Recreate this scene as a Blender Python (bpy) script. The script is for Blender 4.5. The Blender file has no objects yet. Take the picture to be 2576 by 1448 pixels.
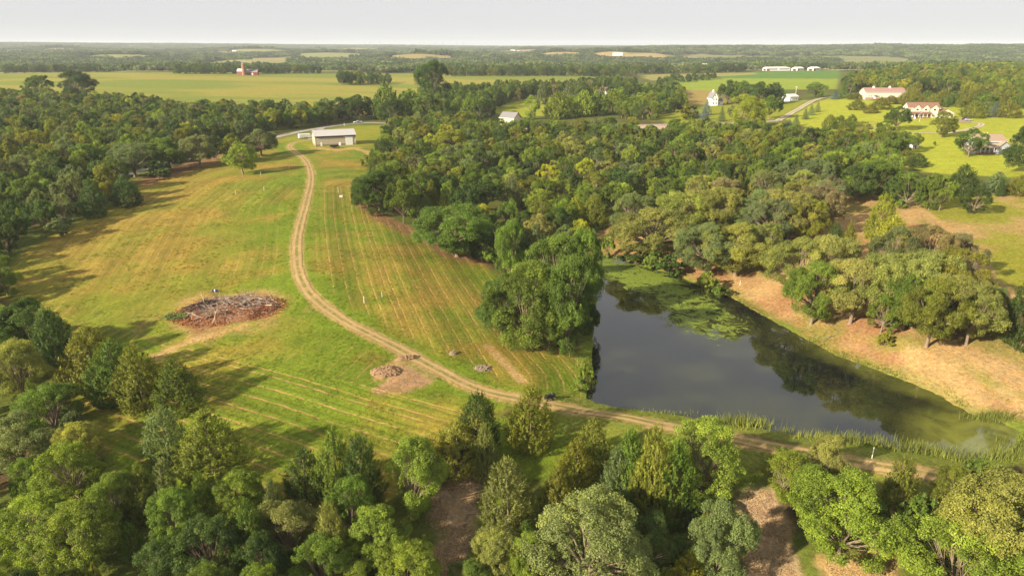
import bpy, bmesh, math, random
import numpy as np
from mathutils import Vector, Matrix

rnd = random.Random(11)
rng = np.random.default_rng(11)
scene = bpy.context.scene
COL = scene.collection

# ------------------------------------------------------------------ camera, sky, sun, exposure
CAMZ, FD, CX, CY, HZ = 52.0, 1741.0, 1288.0, 724.0, 118.0   # picture units: 2576 x 1448
PITCH = math.atan((CY - HZ) / FD)
cam_d = bpy.data.cameras.new('camera')
cam_d.sensor_width = 36.0
cam_d.lens = 36.0 * FD / 2576.0
cam_d.clip_start, cam_d.clip_end = 1.0, 40000.0
cam = bpy.data.objects.new('camera', cam_d)
COL.objects.link(cam)
cam.location = (0, 0, CAMZ)
cam.rotation_euler = (math.radians(90) - PITCH, 0, 0)
scene.camera = cam

SUN_EL = math.radians(25)
SHADOW_AZ = math.radians(33)          # shadows run right (+X) and a little away (+Y)
world = bpy.data.worlds.new('World')
scene.world = world
world.use_nodes = True
wn = world.node_tree
sky = wn.nodes.new('ShaderNodeTexSky')
sky.sky_type = 'NISHITA'
sky.sun_disc = False
sky.sun_elevation = SUN_EL
sx, sy = -math.cos(SHADOW_AZ), -math.sin(SHADOW_AZ)      # direction towards the sun, horizontal
sky.sun_rotation = math.atan2(sx, sy)
sky.air_density, sky.dust_density, sky.ozone_density = 1.0, 1.0, 1.0
hsv = wn.nodes.new('ShaderNodeHueSaturation')            # thin even summer overcast over the blue
hsv.inputs['Saturation'].default_value = 0.35
veil = wn.nodes.new('ShaderNodeMix')
veil.data_type = 'RGBA'
veil.inputs[0].default_value = 0.9
veil.inputs[7].default_value = (4.28, 4.32, 4.4, 1)
wn.links.new(sky.outputs[0], hsv.inputs['Color'])
wn.links.new(hsv.outputs[0], veil.inputs[6])
wn.links.new(veil.outputs[2], wn.nodes['Background'].inputs[0])
wn.nodes['Background'].inputs[1].default_value = 0.0745

sun_d = bpy.data.lights.new('sun', 'SUN')
sun_d.energy, sun_d.angle = 5.0, math.radians(1.2)
sun_d.color = (1.0, 0.88, 0.69)
sun = bpy.data.objects.new('sun', sun_d)
COL.objects.link(sun)
sdir = Vector((sx * math.cos(SUN_EL), sy * math.cos(SUN_EL), math.sin(SUN_EL)))
sun.rotation_euler = sdir.to_track_quat('Z', 'Y').to_euler()
sun.location = (-200, -100, 200)

scene.view_settings.view_transform = 'Standard'
scene.view_settings.look = 'None'
scene.view_settings.exposure = 1.18
scene.view_settings.gamma = 1.0
scene.render.engine = 'CYCLES'
cy = scene.cycles
cy.max_bounces, cy.diffuse_bounces, cy.glossy_bounces = 6, 2, 2
cy.transmission_bounces, cy.transparent_max_bounces, cy.volume_bounces = 3, 6, 0
cy.use_denoising = True
cy.caustics_reflective = cy.caustics_refractive = False

# ------------------------------------------------------------------ projection and terrain
sP, cP = math.sin(PITCH), math.cos(PITCH)

def ray(px, py):
    a = (np.asarray(px, float) - CX) / FD
    b = (CY - np.asarray(py, float)) / FD
    return a, cP + b * sP, -sP + b * cP

def proj(x, y, z):
    dz = np.asarray(z, float) - CAMZ
    f = y * cP - dz * sP
    u = y * sP + dz * cP
    return CX + FD * x / f, CY - FD * u / f, f

def at_z(px, py, z):
    a, b, c = ray(px, py)
    t = (z - CAMZ) / c
    return a * t, b * t

def sstep(e0, e1, v):
    t = np.clip((v - e0) / (e1 - e0), 0, 1)
    return t * t * (3 - 2 * t)

def hash2(ix, iy, seed):
    h = (ix.astype(np.int64) * 374761393 + iy.astype(np.int64) * 668265263 + seed * 974634777) & 0xFFFFFFFF
    h = ((h ^ (h >> 13)) * 1274126177) & 0xFFFFFFFF
    return ((h ^ (h >> 16)) & 0xFFFF) / 65535.0

def vn(x, y, s, seed=0):
    x = np.asarray(x, float) / s
    y = np.asarray(y, float) / s
    ix, iy = np.floor(x), np.floor(y)
    fx, fy = x - ix, y - iy
    fx = fx * fx * (3 - 2 * fx)
    fy = fy * fy * (3 - 2 * fy)
    a, b = hash2(ix, iy, seed), hash2(ix + 1, iy, seed)
    c, d = hash2(ix, iy + 1, seed), hash2(ix + 1, iy + 1, seed)
    return (a * (1 - fx) + b * fx) * (1 - fy) + (c * (1 - fx) + d * fx) * fy

def fbm(x, y, s, seed=0, o=3):
    v, w, t = 0, 1.0, 0
    for i in range(o):
        v = v + w * vn(x, y, s / 2 ** i, seed + 17 * i)
        t += w
        w *= .55
    return v / t

CTRL = [(840,365,0),(700,345,-.5),(900,310,0),(980,312,0),(600,450,-2),(450,470,-4),(300,560,-6),(100,680,-8),(20,740,-9),
 (760,500,-1.5),(745,640,-3),(600,640,-4.5),(400,740,-7),(800,760,-5),(590,790,-6.5),(1000,880,-7),(250,900,-9.5),(700,950,-8),
 (600,1150,-11),(300,1100,-12),(1100,935,-8),(1290,1000,-8.6),(900,1150,-10.5),(1600,1055,-8.9),(2000,1133,-8.9),(2330,1188,-8.8),
 (1250,1350,-14),(1500,1350,-14.5),(1000,1448,-15),(500,1448,-15),(100,1300,-14),(1950,1350,-14),(2250,1400,-13),(2550,1400,-12.5),
 (50,1000,-12),(1000,600,-3.5),(1100,750,-6),(1200,850,-8),(920,480,-2),(1060,590,-5),(1480,900,-9.6),(1500,640,-9.8),(1560,570,-7),
 (1700,600,-6),(1850,690,-8.5),(1950,760,-8.5),(2100,850,-8.5),(2300,940,-8.8),(2500,1020,-8.8),(2317,870,-6),(2100,700,-4),
 (2450,750,-3.5),(2560,850,-5),(2250,550,-1),(2450,560,0),(2000,560,-2),(1800,500,-3),(1500,500,-6),(1300,500,-5),(1150,450,-3),
 (2480,420,3),(2330,296,8),(2225,248,10),(2000,300,5),(1990,253,6),(1800,264,3),(1640,345,0),(1285,313,-1),(1400,260,1),(1518,238,2),
 (1100,280,0),(2576,300,8),(2200,340,4),(1500,400,-3),(200,450,-4),(0,550,-7),(0,350,-2),(300,330,-1),(500,340,-1),(600,255,1),
 (200,250,3),(900,235,1),(0,230,4),(1200,225,2),(1900,210,4),(1700,190,3)]
CTRLR = [(0,1450,9),(300,1450,8),(600,1350,6),(900,1200,4),(1200,1250,4),(1500,1350,5),(1900,1500,6),(2300,1450,12),(2576,1400,14)]
cu, cv, cz = [], [], []
for px, py, z in CTRL:
    x, y = at_z(px, py, z)
    cu.append(math.atan2(x, y)); cv.append(math.log(math.hypot(x, y))); cz.append(z)
for px, r, z in CTRLR + [(p, 2300, -10) for p in (0, 430, 860, 1288, 1720, 2150, 2576)]:
    cu.append(math.atan((px - CX) / FD * cP)); cv.append(math.log(r)); cz.append(z)
cu, cv, cz = np.array(cu) * 1.5, np.array(cv), np.array(cz, float)

def tk(d2):
    return np.where(d2 > 1e-12, .5 * d2 * np.log(np.maximum(d2, 1e-12)), 0)

nC = len(cu)
A = np.zeros((nC + 3, nC + 3))
A[:nC, :nC] = tk((cu[:, None] - cu) ** 2 + (cv[:, None] - cv) ** 2) + np.eye(nC) * 2e-3
A[:nC, nC] = 1; A[:nC, nC + 1] = cu; A[:nC, nC + 2] = cv
A[nC:, :nC] = A[:nC, nC:].T
TW = np.linalg.solve(A, np.concatenate([cz, [0, 0, 0]]))

# far fields lie on slopes that face this valley: (bearing, range, half width, half depth, turn, colour, rise)
FARD = [(1050,2700,95,100,.1,(.27,.21,.07),20),(1130,3000,60,60,0,(.16,.20,.06),12),(1220,3300,170,110,.05,(.16,.20,.06),22),(1408,3100,85,120,-.1,(.33,.24,.09),22),(1540,3000,62,110,.1,(.32,.23,.09),20),(1642,2900,62,100,.1,(.30,.23,.09),18),
 (645,4300,150,180,.05,(.22,.22,.07),26),(620,2500,110,70,0,(.24,.23,.08),14),(378,1960,62,60,.1,(.25,.23,.09),9),(150,5200,110,160,0,(.24,.22,.1),24),(830,3600,150,110,.1,(.20,.22,.07),18),(300,3200,130,100,0,(.20,.21,.07),18),
 (1890,1900,50,70,0,(.24,.23,.07),9),(2125,1800,62,80,.05,(.29,.22,.09),8),(2330,1950,80,60,0,(.24,.20,.07),10),(900,5200,170,180,0,(.24,.22,.09),22),(1330,4700,120,160,0,(.26,.2,.09),16),(470,2200,70,50,0,(.22,.22,.07),9),(2240,4700,90,120,0,(.24,.2,.09),12)]

def natural(x, y):
    r = np.maximum(np.hypot(x, y), 40)
    u = np.clip(np.arctan2(x, y), -.9, .9) * 1.5
    v = np.log(np.minimum(r, 2300))
    z = TW[nC] + TW[nC + 1] * u + TW[nC + 2] * v
    if np.size(u) < 4000:
        z = z + tk((u[..., None] - cu) ** 2 + (v[..., None] - cv) ** 2) @ TW[:nC]
    else:
        for i in range(nC):
            z = z + TW[i] * tk((u - cu[i]) ** 2 + (v - cv[i]) ** 2)
    za = np.interp(r, [1500, 2300, 3000, 3600, 5000, 6000, 8000, 9500, 11000, 13500], [5, -12, 0, -3, 22, 20, 41, 47, 44, 20])
    zb = np.interp(r, [1500, 2200, 2900, 4300, 5200, 9500, 11000, 13500], [5, -9, -6, 38, 41, 44, 42, 20])
    w_ = sstep(.0, .2, np.arctan2(x, y))
    zf = za * (1 - w_) + zb * w_
    amp = np.interp(r, [1500, 2400, 3600, 4800, 7500, 9500], [0, 14, 20, 12, 12, 8])
    zf = zf + amp * (2 * fbm(x, y, 1300, 5, 2) - 1) + sstep(5500, 9000, r) * 34 * sstep(.1, -.65, np.arctan2(x, y))
    t = sstep(1450, 2250, r)
    z = z * (1 - t) + zf * t
    if np.max(r) > 1700:
        for px, r0, a, b, rot, col, hh in FARD:
            b0 = math.atan((px - CX) / FD * cP)
            d2 = ((x - (r0 + b * 1.1) * math.sin(b0)) / (a * 1.5)) ** 2 + ((y - (r0 + b * 1.1) * math.cos(b0)) / (b * 1.1)) ** 2
            z = z + hh * np.exp(-d2 * .7)
    return z + .5 * (fbm(x, y, 28, 3, 2) - .5) * sstep(60, 120, r)

WATER = -10.2
POND = [(1500,690),(1496,720),(1500,780),(1492,850),(1487,900),(1492,940),(1482,975),(1476,1000),(1530,1020),(1640,1034),(1760,1052),(1850,1068),
 (1950,1084),(2050,1100),(2150,1112),(2250,1126),(2350,1142),(2450,1155),(2520,1150),(2560,1120),(2560,1085),(2520,1062),(2440,1042),(2380,1004),
 (2300,967),(2200,927),(2120,901),(2060,872),(1990,832),(1930,800),(1880,772),(1830,742),(1760,720),(1700,692),(1640,676),(1560,652),(1515,643),(1495,660)]

def poly_z(pts, z):
    return np.array([at_z(px, py, z) for px, py in pts])

PONDXY = poly_z(POND, WATER)

def sdist(poly, x, y):
    """signed distance, positive inside"""
    x = np.asarray(x, float); y = np.asarray(y, float)
    d = np.full(x.shape, 1e18)
    ins = np.zeros(x.shape, bool)
    n = len(poly)
    for i in range(n):
        ax, ay = poly[i]; bx, by = poly[(i + 1) % n]
        ex, ey = bx - ax, by - ay
        t = np.clip(((x - ax) * ex + (y - ay) * ey) / (ex * ex + ey * ey + 1e-12), 0, 1)
        d = np.minimum(d, (x - ax - t * ex) ** 2 + (y - ay - t * ey) ** 2)
        if ay != by:
            c = ((ay > y) != (by > y)) & (x < (bx - ax) * (y - ay) / (by - ay) + ax)
            ins ^= c
    d = np.sqrt(d)
    return np.where(ins, d, -d)

def ldist(line, x, y):
    """distance to a polyline and arc position"""
    x = np.asarray(x, float); y = np.asarray(y, float)
    d = np.full(x.shape, 1e18); s = np.zeros(x.shape); acc = 0
    sg = np.ones(x.shape)
    for i in range(len(line) - 1):
        ax, ay = line[i]; bx, by = line[i + 1]
        ex, ey = bx - ax, by - ay
        L = math.hypot(ex, ey)
        t = np.clip(((x - ax) * ex + (y - ay) * ey) / (L * L + 1e-12), 0, 1)
        q = (x - ax - t * ex) ** 2 + (y - ay - t * ey) ** 2
        m = q < d
        d = np.where(m, q, d); s = np.where(m, acc + t * L, s)
        sg = np.where(m, np.sign(ex * (y - ay) - ey * (x - ax)), sg)
        acc += L
    return np.sqrt(d), s, sg

PB = (PONDXY[:, 0].min() - 25, PONDXY[:, 0].max() + 25, PONDXY[:, 1].min() - 25, PONDXY[:, 1].max() + 25)

def H(x, y):
    x = np.atleast_1d(np.asarray(x, float)); y = np.atleast_1d(np.asarray(y, float))
    z = natural(x, y)
    m = (x > PB[0]) & (x < PB[1]) & (y > PB[2]) & (y < PB[3])
    if m.any():
        s = sdist(PONDXY, x[m], y[m]) + .8 * (vn(x[m], y[m], 3, 9) - .5)
        zi = WATER - .05 - np.minimum(np.maximum(s, 0) * .35, 1.6)
        zo = WATER + .05 + .12 * np.maximum(-s, 0)
        t = sstep(0, 11, -s)
        z[m] = np.where(s > 0, zi, zo * (1 - t) + np.maximum(z[m], WATER + .25 - .55 * np.maximum(-s - 9, 0)) * t)
    return z

def P(px, py):
    """the ground point seen at a picture position"""
    px = np.atleast_1d(np.asarray(px, float)); py = np.atleast_1d(np.asarray(py, float))
    a, b, c = ray(px, py)
    z = np.full(px.shape, -4.0)
    for _ in range(26):
        t = (z - CAMZ) / np.minimum(c, -1e-3)
        z = .45 * z + .55 * H(a * t, b * t)
    t = (z - CAMZ) / np.minimum(c, -1e-3)
    return a * t, b * t, z

def P1(px, py):
    x, y, z = P(px, py)
    return Vector((x[0], y[0], H(x, y)[0]))

def Pr(px, r):
    """ground point on the bearing of px at range r"""
    az = math.atan((px - CX) / FD * cP)
    x, y = r * math.sin(az), r * math.cos(az)
    return Vector((x, y, H(x, y)[0]))

def polyP(pts):
    x, y, _ = P([p[0] for p in pts], [p[1] for p in pts])
    return np.stack([x, y], 1)

# ------------------------------------------------------------------ object helpers
def mesh_np(name, V, F, smooth=False):
    me = bpy.data.meshes.new(name)
    V = np.asarray(V, np.float32); F = np.asarray(F, np.int32)
    me.vertices.add(len(V)); me.vertices.foreach_set('co', V.ravel())
    k = F.shape[1]
    me.loops.add(F.size); me.loops.foreach_set('vertex_index', F.ravel())
    me.polygons.add(len(F)); me.polygons.foreach_set('loop_start', np.arange(0, F.size, k, dtype=np.int32))
    if smooth:
        me.polygons.foreach_set('use_smooth', np.ones(len(F), bool))
    me.update(calc_edges=True)
    return me

def fattr(me, name, dom, vals, typ='FLOAT'):
    a = me.attributes.new(name, typ, dom)
    if typ == 'FLOAT':
        a.data.foreach_set('value', np.asarray(vals, np.float32).ravel())
    elif typ == 'FLOAT_COLOR':
        a.data.foreach_set('color', np.asarray(vals, np.float32).ravel())
    elif typ == 'FLOAT_VECTOR':
        a.data.foreach_set('vector', np.asarray(vals, np.float32).ravel())
    elif typ == 'INT':
        a.data.foreach_set('value', np.asarray(vals, np.int32).ravel())

def link(name, data, mat=None, parent=None):
    o = bpy.data.objects.new(name, data)
    COL.objects.link(o)
    if mat is not None and data is not None and len(data.materials) == 0:
        data.materials.append(mat)
    if parent is not None:
        o.parent = parent
    return o

def tag(o, label=None, cat=None, group=None, kind=None):
    if label: o['label'] = label
    if cat: o['category'] = cat
    if group: o['group'] = group
    if kind: o['kind'] = kind
    return o

def thing(name, label, cat, loc=(0, 0, 0), rz=0.0, group=None):
    o = link(name, None)
    o.location = loc
    o.rotation_euler = (0, 0, rz)
    o.empty_display_size = .3
    return tag(o, label, cat, group)

class MB:
    def __init__(s): s.bm = bmesh.new()
    def box(s, x0, x1, y0, y1, z0, z1, M=None):
        r = bmesh.ops.create_cube(s.bm, size=1)
        T = Matrix.Translation(((x0 + x1) / 2, (y0 + y1) / 2, (z0 + z1) / 2)) @ Matrix.Diagonal((abs(x1 - x0), abs(y1 - y0), abs(z1 - z0), 1))
        bmesh.ops.transform(s.bm, matrix=(M @ T if M else T), verts=r['verts'])
        return s
    def prism(s, pts, y0, y1, axis='y'):
        """profile pts (a,b) extruded; axis y: a=x b=z; axis x: a=y b=z"""
        vs = []
        for t in (y0, y1):
            vs.append([s.bm.verts.new((a, t, b) if axis == 'y' else (t, a, b)) for a, b in pts])
        n = len(pts)
        s.bm.faces.new(vs[0]); s.bm.faces.new(vs[1][::-1])
        for i in range(n):
            s.bm.faces.new((vs[0][i], vs[1][i], vs[1][(i + 1) % n], vs[0][(i + 1) % n]))
        bmesh.ops.recalc_face_normals(s.bm, faces=s.bm.faces[:])
        return s
    def tube(s, a, b, r0, r1=None, n=8):
        a, b = Vector(a), Vector(b)
        r1 = r0 if r1 is None else r1
        d = b - a
        q = d.to_track_quat('Z', 'Y').to_matrix().to_4x4()
        r = bmesh.ops.create_cone(s.bm, cap_ends=True, segments=n, radius1=r0, radius2=max(r1, 1e-4), depth=d.length)
        bmesh.ops.transform(s.bm, matrix=Matrix.Translation((a + b) / 2) @ q, verts=r['verts'])
        return s
    def quad(s, *p):
        s.bm.faces.new([s.bm.verts.new(q) for q in p]); return s
    def build(s, name, mat, parent=None, bevel=0, smooth=False):
        if bevel:
            bmesh.ops.bevel(s.bm, geom=s.bm.edges[:], offset=bevel, segments=2, affect='EDGES')
        me = bpy.data.meshes.new(name)
        s.bm.to_mesh(me); s.bm.free()
        if smooth:
            for p in me.polygons: p.use_smooth = True
        return link(name, me, mat, parent)

# ------------------------------------------------------------------ materials
class NT:
    def __init__(s, name):
        s.m = bpy.data.materials.new(name)
        s.m.use_nodes = True
        s.t = s.m.node_tree
        s.t.nodes.clear()
        s.out = s.t.nodes.new('ShaderNodeOutputMaterial')
    def n(s, typ, **kw):
        o = s.t.nodes.new('ShaderNode' + typ)
        for k, v in kw.items():
            if k.startswith('i_'):
                o.inputs[k[2:].replace('_', ' ')].default_value = v
            else:
                setattr(o, k, v)
        return o
    def l(s, a, b): s.t.links.new(a, b); return s
    def math(s, op, a, b=None, c=None, clamp=False):
        o = s.n('Math', operation=op); o.use_clamp = clamp
        for i, v in enumerate((a, b, c)):
            if v is None: continue
            if hasattr(v, 'default_value') or hasattr(v, 'is_linked'): s.l(v, o.inputs[i])
            else: o.inputs[i].default_value = v
        return o.outputs[0]
    def mix(s, f, a, b, mode='MIX'):
        o = s.n('Mix', data_type='RGBA', blend_type=mode)
        for i, v in ((0, f), (6, a), (7, b)):
            if hasattr(v, 'is_linked'): s.l(v, o.inputs[i])
            elif i == 0: o.inputs[i].default_value = v
            else: o.inputs[i].default_value = (*v, 1) if len(v) == 3 else v
        return o.outputs[2]
    def noise(s, scale, detail=3, rough=.6, vec=None, dist=0):
        o = s.n('TexNoise')
        o.inputs['Scale'].default_value = scale
        o.inputs['Detail'].default_value = detail
        o.inputs['Roughness'].default_value = rough
        o.inputs['Distortion'].default_value = dist
        if vec is not None: s.l(vec, o.inputs['Vector'])
        return o.outputs[0]
    def ramp(s, v, a, b, lo=0, hi=1):
        o = s.n('MapRange', clamp=True)
        s.l(v, o.inputs[0])
        for i, k in enumerate((a, b, lo, hi)): o.inputs[1 + i].default_value = k
        return o.outputs[0]
    def pos(s): return s.n('NewGeometry').outputs['Position']
    def bump(s, h, strength, dist):
        o = s.n('Bump'); s.l(h, o.inputs['Height'])
        o.inputs['Strength'].default_value = strength; o.inputs['Distance'].default_value = dist
        return o.outputs[0]
    def pbr(s, col, rough=.8, spec=.3, bump=None, metal=0):
        p = s.n('BsdfPrincipled')
        if hasattr(col, 'is_linked'): s.l(col, p.inputs['Base Color'])
        else: p.inputs['Base Color'].default_value = (*col, 1)
        if hasattr(rough, 'is_linked'): s.l(rough, p.inputs['Roughness'])
        else: p.inputs['Roughness'].default_value = rough
        p.inputs['Specular IOR Level'].default_value = spec
        p.inputs['Metallic'].default_value = metal
        if bump is not None: s.l(bump, p.inputs['Normal'])
        return p.outputs[0]
    def done(s, sh): s.l(sh, s.out.inputs['Surface']); return s.m

def simple(name, col, rough=.7, spec=.3, var=.12, scale=1.5, metal=0, bump=0):
    """plain paint, metal or timber with uneven tone"""
    t = NT(name)
    tc = t.n('TexCoord').outputs['Object']
    n1 = t.noise(scale, 5, .65, tc)
    f = t.ramp(n1, .25, .75, 1 - var, 1 + var)
    c = t.n('RGB'); c.outputs[0].default_value = (*col, 1)
    sc = t.n('VectorMath', operation='SCALE'); t.l(c.outputs[0], sc.inputs[0]); t.l(f, sc.inputs[3])
    b = t.bump(n1, bump, .05) if bump else None
    return t.done(t.pbr(sc.outputs[0], rough, spec, b, metal))

def ground_mat():
    t = NT('ground_cover')
    alb = t.n('Attribute', attribute_name='alb').outputs['Color']
    row = t.n('Attribute', attribute_name='row').outputs['Fac']
    ra = t.n('Attribute', attribute_name='rowamt').outputs['Fac']
    p = t.pos()
    nA = t.noise(1.3, 4, .7, p)
    nB = t.noise(.22, 3, .6, p)
    nC_ = t.noise(4.5, 3, .7, p)
    f = t.math('MULTIPLY', t.ramp(nA, .28, .72, .62, 1.38), t.ramp(nC_, .3, .7, .8, 1.2))
    f = t.math('MULTIPLY', f, t.ramp(nB, .3, .7, .88, 1.12))
    sc = t.n('VectorMath', operation='SCALE'); t.l(alb, sc.inputs[0]); t.l(f, sc.inputs[3])
    warm = t.mix(1.0, sc.outputs[0], (1.12, 1.0, .85), 'MULTIPLY')
    c = t.mix(t.ramp(t.noise(.55, 3, .6, p), .42, .66, 0, .8), sc.outputs[0], warm)
    # windrows of cut hay
    ph = t.math('ADD', row, t.math('MULTIPLY', t.math('SUBTRACT', t.noise(.3, 2, .5, p), .5), .2))
    s1 = t.math('SINE', t.math('MULTIPLY', ph, 2 * math.pi))
    ln = t.math('POWER', t.math('MAXIMUM', s1, 0.0), 11.0)
    brk = t.ramp(t.noise(.5, 3, .6, p), .36, .6, .1, 1)
    am = t.math('MULTIPLY', t.math('MULTIPLY', ln, ra), brk, clamp=True)
    c = t.mix(am, c, (.34, .20, .075))
    bd_ = t.math('MULTIPLY', t.math('MULTIPLY', t.math('SINE', t.math('MULTIPLY', ph, math.pi * .5)), ra), .16)
    sb = t.n('VectorMath', operation='SCALE'); t.l(c, sb.inputs[0]); t.l(t.math('ADD', bd_, 1.0), sb.inputs[3]); c = sb.outputs[0]
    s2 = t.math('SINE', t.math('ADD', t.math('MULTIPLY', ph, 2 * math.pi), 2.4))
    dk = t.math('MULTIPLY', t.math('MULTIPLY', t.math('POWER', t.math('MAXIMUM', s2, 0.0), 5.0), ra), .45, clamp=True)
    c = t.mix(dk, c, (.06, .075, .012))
    hgt = t.math('ADD', nA, t.math('ADD', t.math('MULTIPLY', nC_, .5), t.math('MULTIPLY', am, .5)))
    return t.done(t.pbr(c, .95, .08, t.bump(hgt, .9, .22)))

def leaf_mat(name, inst=False):
    t = NT(name)
    if inst:
        tint = t.n('Attribute', attribute_name='tint', attribute_type='INSTANCER').outputs['Color']
    else:
        tint = t.n('ObjectInfo').outputs['Color']
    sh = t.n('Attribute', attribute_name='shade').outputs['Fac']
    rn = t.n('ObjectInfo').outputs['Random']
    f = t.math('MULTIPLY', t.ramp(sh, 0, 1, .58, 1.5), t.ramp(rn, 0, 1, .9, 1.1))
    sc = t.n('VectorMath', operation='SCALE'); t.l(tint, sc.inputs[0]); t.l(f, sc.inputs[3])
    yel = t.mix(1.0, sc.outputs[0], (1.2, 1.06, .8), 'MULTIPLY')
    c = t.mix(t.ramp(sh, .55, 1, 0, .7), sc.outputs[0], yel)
    p = t.pbr(c, .5, .25)
    tr = t.n('BsdfTranslucent')
    c2 = t.mix(1.0, c, (1.1, 1.15, .5), 'MULTIPLY'); t.l(c2, tr.inputs[0])
    mx = t.n('MixShader'); mx.inputs[0].default_value = .44
    t.l(p, mx.inputs[1]); t.l(tr.outputs[0], mx.inputs[2])
    return t.done(mx.outputs[0])

def water_mat():
    t = NT('pond_water')
    p = t.pos()
    al = t.n('Attribute', attribute_name='film').outputs['Fac']
    n1 = t.noise(.12, 4, .6, p, 1.5)
    film = t.math('MULTIPLY', al, t.ramp(n1, .3, .62, .45, 1), clamp=True)
    c = t.mix(film, (.006, .008, .007), (.16, .165, .03))
    rip = t.noise(2.2, 2, .5, p)
    w = t.pbr(c, .02, .72, t.bump(rip, .02, .01))
    return t.done(w)

def algae_mat():
    t = NT('algae')
    p = t.pos()
    al = t.n('Attribute', attribute_name='mask').outputs['Fac']
    sw = t.n('VectorMath', operation='MULTIPLY'); t.l(p, sw.inputs[0]); sw.inputs[1].default_value = (.55, 1.0, 1)
    nz = t.n('TexNoise'); nz.inputs['Scale'].default_value = .13; nz.inputs['Detail'].default_value = 2
    t.l(p, nz.inputs['Vector'])
    off = t.n('VectorMath', operation='SCALE'); t.l(nz.outputs['Color'], off.inputs[0]); off.inputs[3].default_value = 17
    ad = t.n('VectorMath', operation='ADD'); t.l(sw.outputs[0], ad.inputs[0]); t.l(off.outputs[0], ad.inputs[1])
    n1 = t.noise(.34, 5, .6, ad.outputs[0])
    a = t.math('ADD', t.math('MULTIPLY', t.math('SUBTRACT', n1, .5), 2.6), t.math('SUBTRACT', t.math('MULTIPLY', al, 1.5), .72))
    f = t.ramp(a, -.05, .10, 0, .93)
    n2 = t.noise(.21, 4, .55, ad.outputs[0])                # drawn-out filaments
    fl_ = t.math('MULTIPLY', t.ramp(t.math('ABSOLUTE', t.math('SUBTRACT', n2, .5)), .004, .03, .9, 0), t.ramp(al, .1, .35, 0, 1))
    n3 = t.noise(.5, 4, .55, ad.outputs[0])
    cut = t.ramp(t.math('ABSOLUTE', t.math('SUBTRACT', n3, .5)), .004, .03, .35, 1)
    f = t.math('MAXIMUM', t.math('MULTIPLY', f, cut), fl_)
    c = t.mix(t.noise(.9, 4, .6, p), (.115, .165, .018), (.20, .245, .035))
    d = t.pbr(c, .6, .2)
    tr = t.n('BsdfTransparent')
    mx = t.n('MixShader'); t.l(f, mx.inputs[0]); t.l(tr.outputs[0], mx.inputs[1]); t.l(d, mx.inputs[2])
    return t.done(mx.outputs[0])

def road_mat(name, c1, c2, c3, rut=True):
    """worn track: 'v' runs across the width from -1 to 1"""
    t = NT(name)
    p = t.pos()
    v = t.n('Attribute', attribute_name='v').outputs['Fac']
    n1 = t.noise(.9, 5, .65, p); n2 = t.noise(5, 3, .7, p); n3 = t.noise(.18, 3, .6, p)
    c = t.mix(t.ramp(n1, .3, .7), c1, c2)
    f = t.math('MULTIPLY', t.ramp(n2, .3, .7, .84, 1.16), t.ramp(n3, .3, .7, .88, 1.12))
    sc = t.n('VectorMath', operation='SCALE'); t.l(c, sc.inputs[0]); t.l(f, sc.inputs[3])
    c = sc.outputs[0]
    if rut:
        va = t.math('ABSOLUTE', v)
        mid = t.ramp(va, .16, .42, 1, 0)
        edge = t.ramp(va, .72, 1.0, 0, 1)
        g = t.math('MULTIPLY', t.math('MAXIMUM', t.math('MULTIPLY', mid, 1.0), edge), t.ramp(t.noise(.6, 4, .65, p), .34, .56, .1, 1), clamp=True)
        c = t.mix(g, c, c3)
    return t.done(t.pbr(c, .95, .08, t.bump(t.math('ADD', n1, n2), .6, .1)))

M = {}
M['ground'] = ground_mat()
M['leaf'] = leaf_mat('foliage')
M['leaf_i'] = leaf_mat('foliage_mass', True)
M['bark'] = simple('bark', (.22, .165, .115), .9, .1, .35, 3, bump=.5)
M['deadwood'] = simple('dead_wood', (.30, .235, .18), .9, .1, .3, 3)
M['water'] = water_mat()
M['algae'] = algae_mat()
M['track'] = road_mat('track_earth', (.40, .27, .125), (.31, .205, .09), (.16, .15, .035))
M['gravel'] = road_mat('road_gravel', (.33, .29, .25), (.27, .235, .20), (.20, .17, .10), False)
M['drive'] = road_mat('drive_gravel', (.46, .38, .30), (.40, .33, .25), (.22, .20, .06))
M['court'] = simple('court_paving', (.30, .20, .15), .9, .1)
M['white'] = simple('white_paint', (.78, .77, .74), .5, .3, .05)
M['cream'] = simple('cream_siding', (.66, .56, .40), .7, .2, .06)
M['tan'] = simple('tan_metal', (.46, .385, .28), .5, .3, .06)
M['brown'] = simple('brown_metal', (.085, .055, .04), .5, .3, .1)
M['roof_grey'] = simple('grey_metal_roof', (.40, .375, .36), .4, .4, .06)
M['roof_brown'] = simple('brown_shingle', (.21, .12, .085), .9, .1, .15, 4)
M['roof_tan'] = simple('tan_shingle', (.30, .22, .16), .9, .1, .15, 4)
M['roof_pink'] = simple('red_metal_roof', (.30, .175, .145), .5, .3, .08)
M['roof_slate'] = simple('slate_shingle', (.20, .19, .19), .9, .1, .15, 4)
M['red'] = simple('red_barn_paint', (.30, .065, .045), .7, .2, .12)
M['greywall'] = simple('grey_siding', (.36, .38, .42), .7, .2, .06)
M['glass'] = simple('window_glass', (.03, .035, .04), .12, .6, .1)
M['black'] = simple('black_metal', (.02, .02, .02), .45, .4, .2)
M['tyre'] = simple('tyre_rubber', (.025, .024, .023), .9, .1, .2)
M['chrome'] = simple('bright_metal', (.55, .55, .55), .3, .5, .1, metal=.8)
M['silver'] = simple('silver_paint', (.30, .31, .32), .3, .5, .06)
M['carblue'] = simple('dark_blue_paint', (.04, .05, .08), .25, .5, .06)
M['blue'] = simple('blue_plastic', (.02, .04, .10), .4, .4, .1)
M['concrete'] = simple('silo_stave', (.30, .17, .11), .9, .1, .15)
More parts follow.
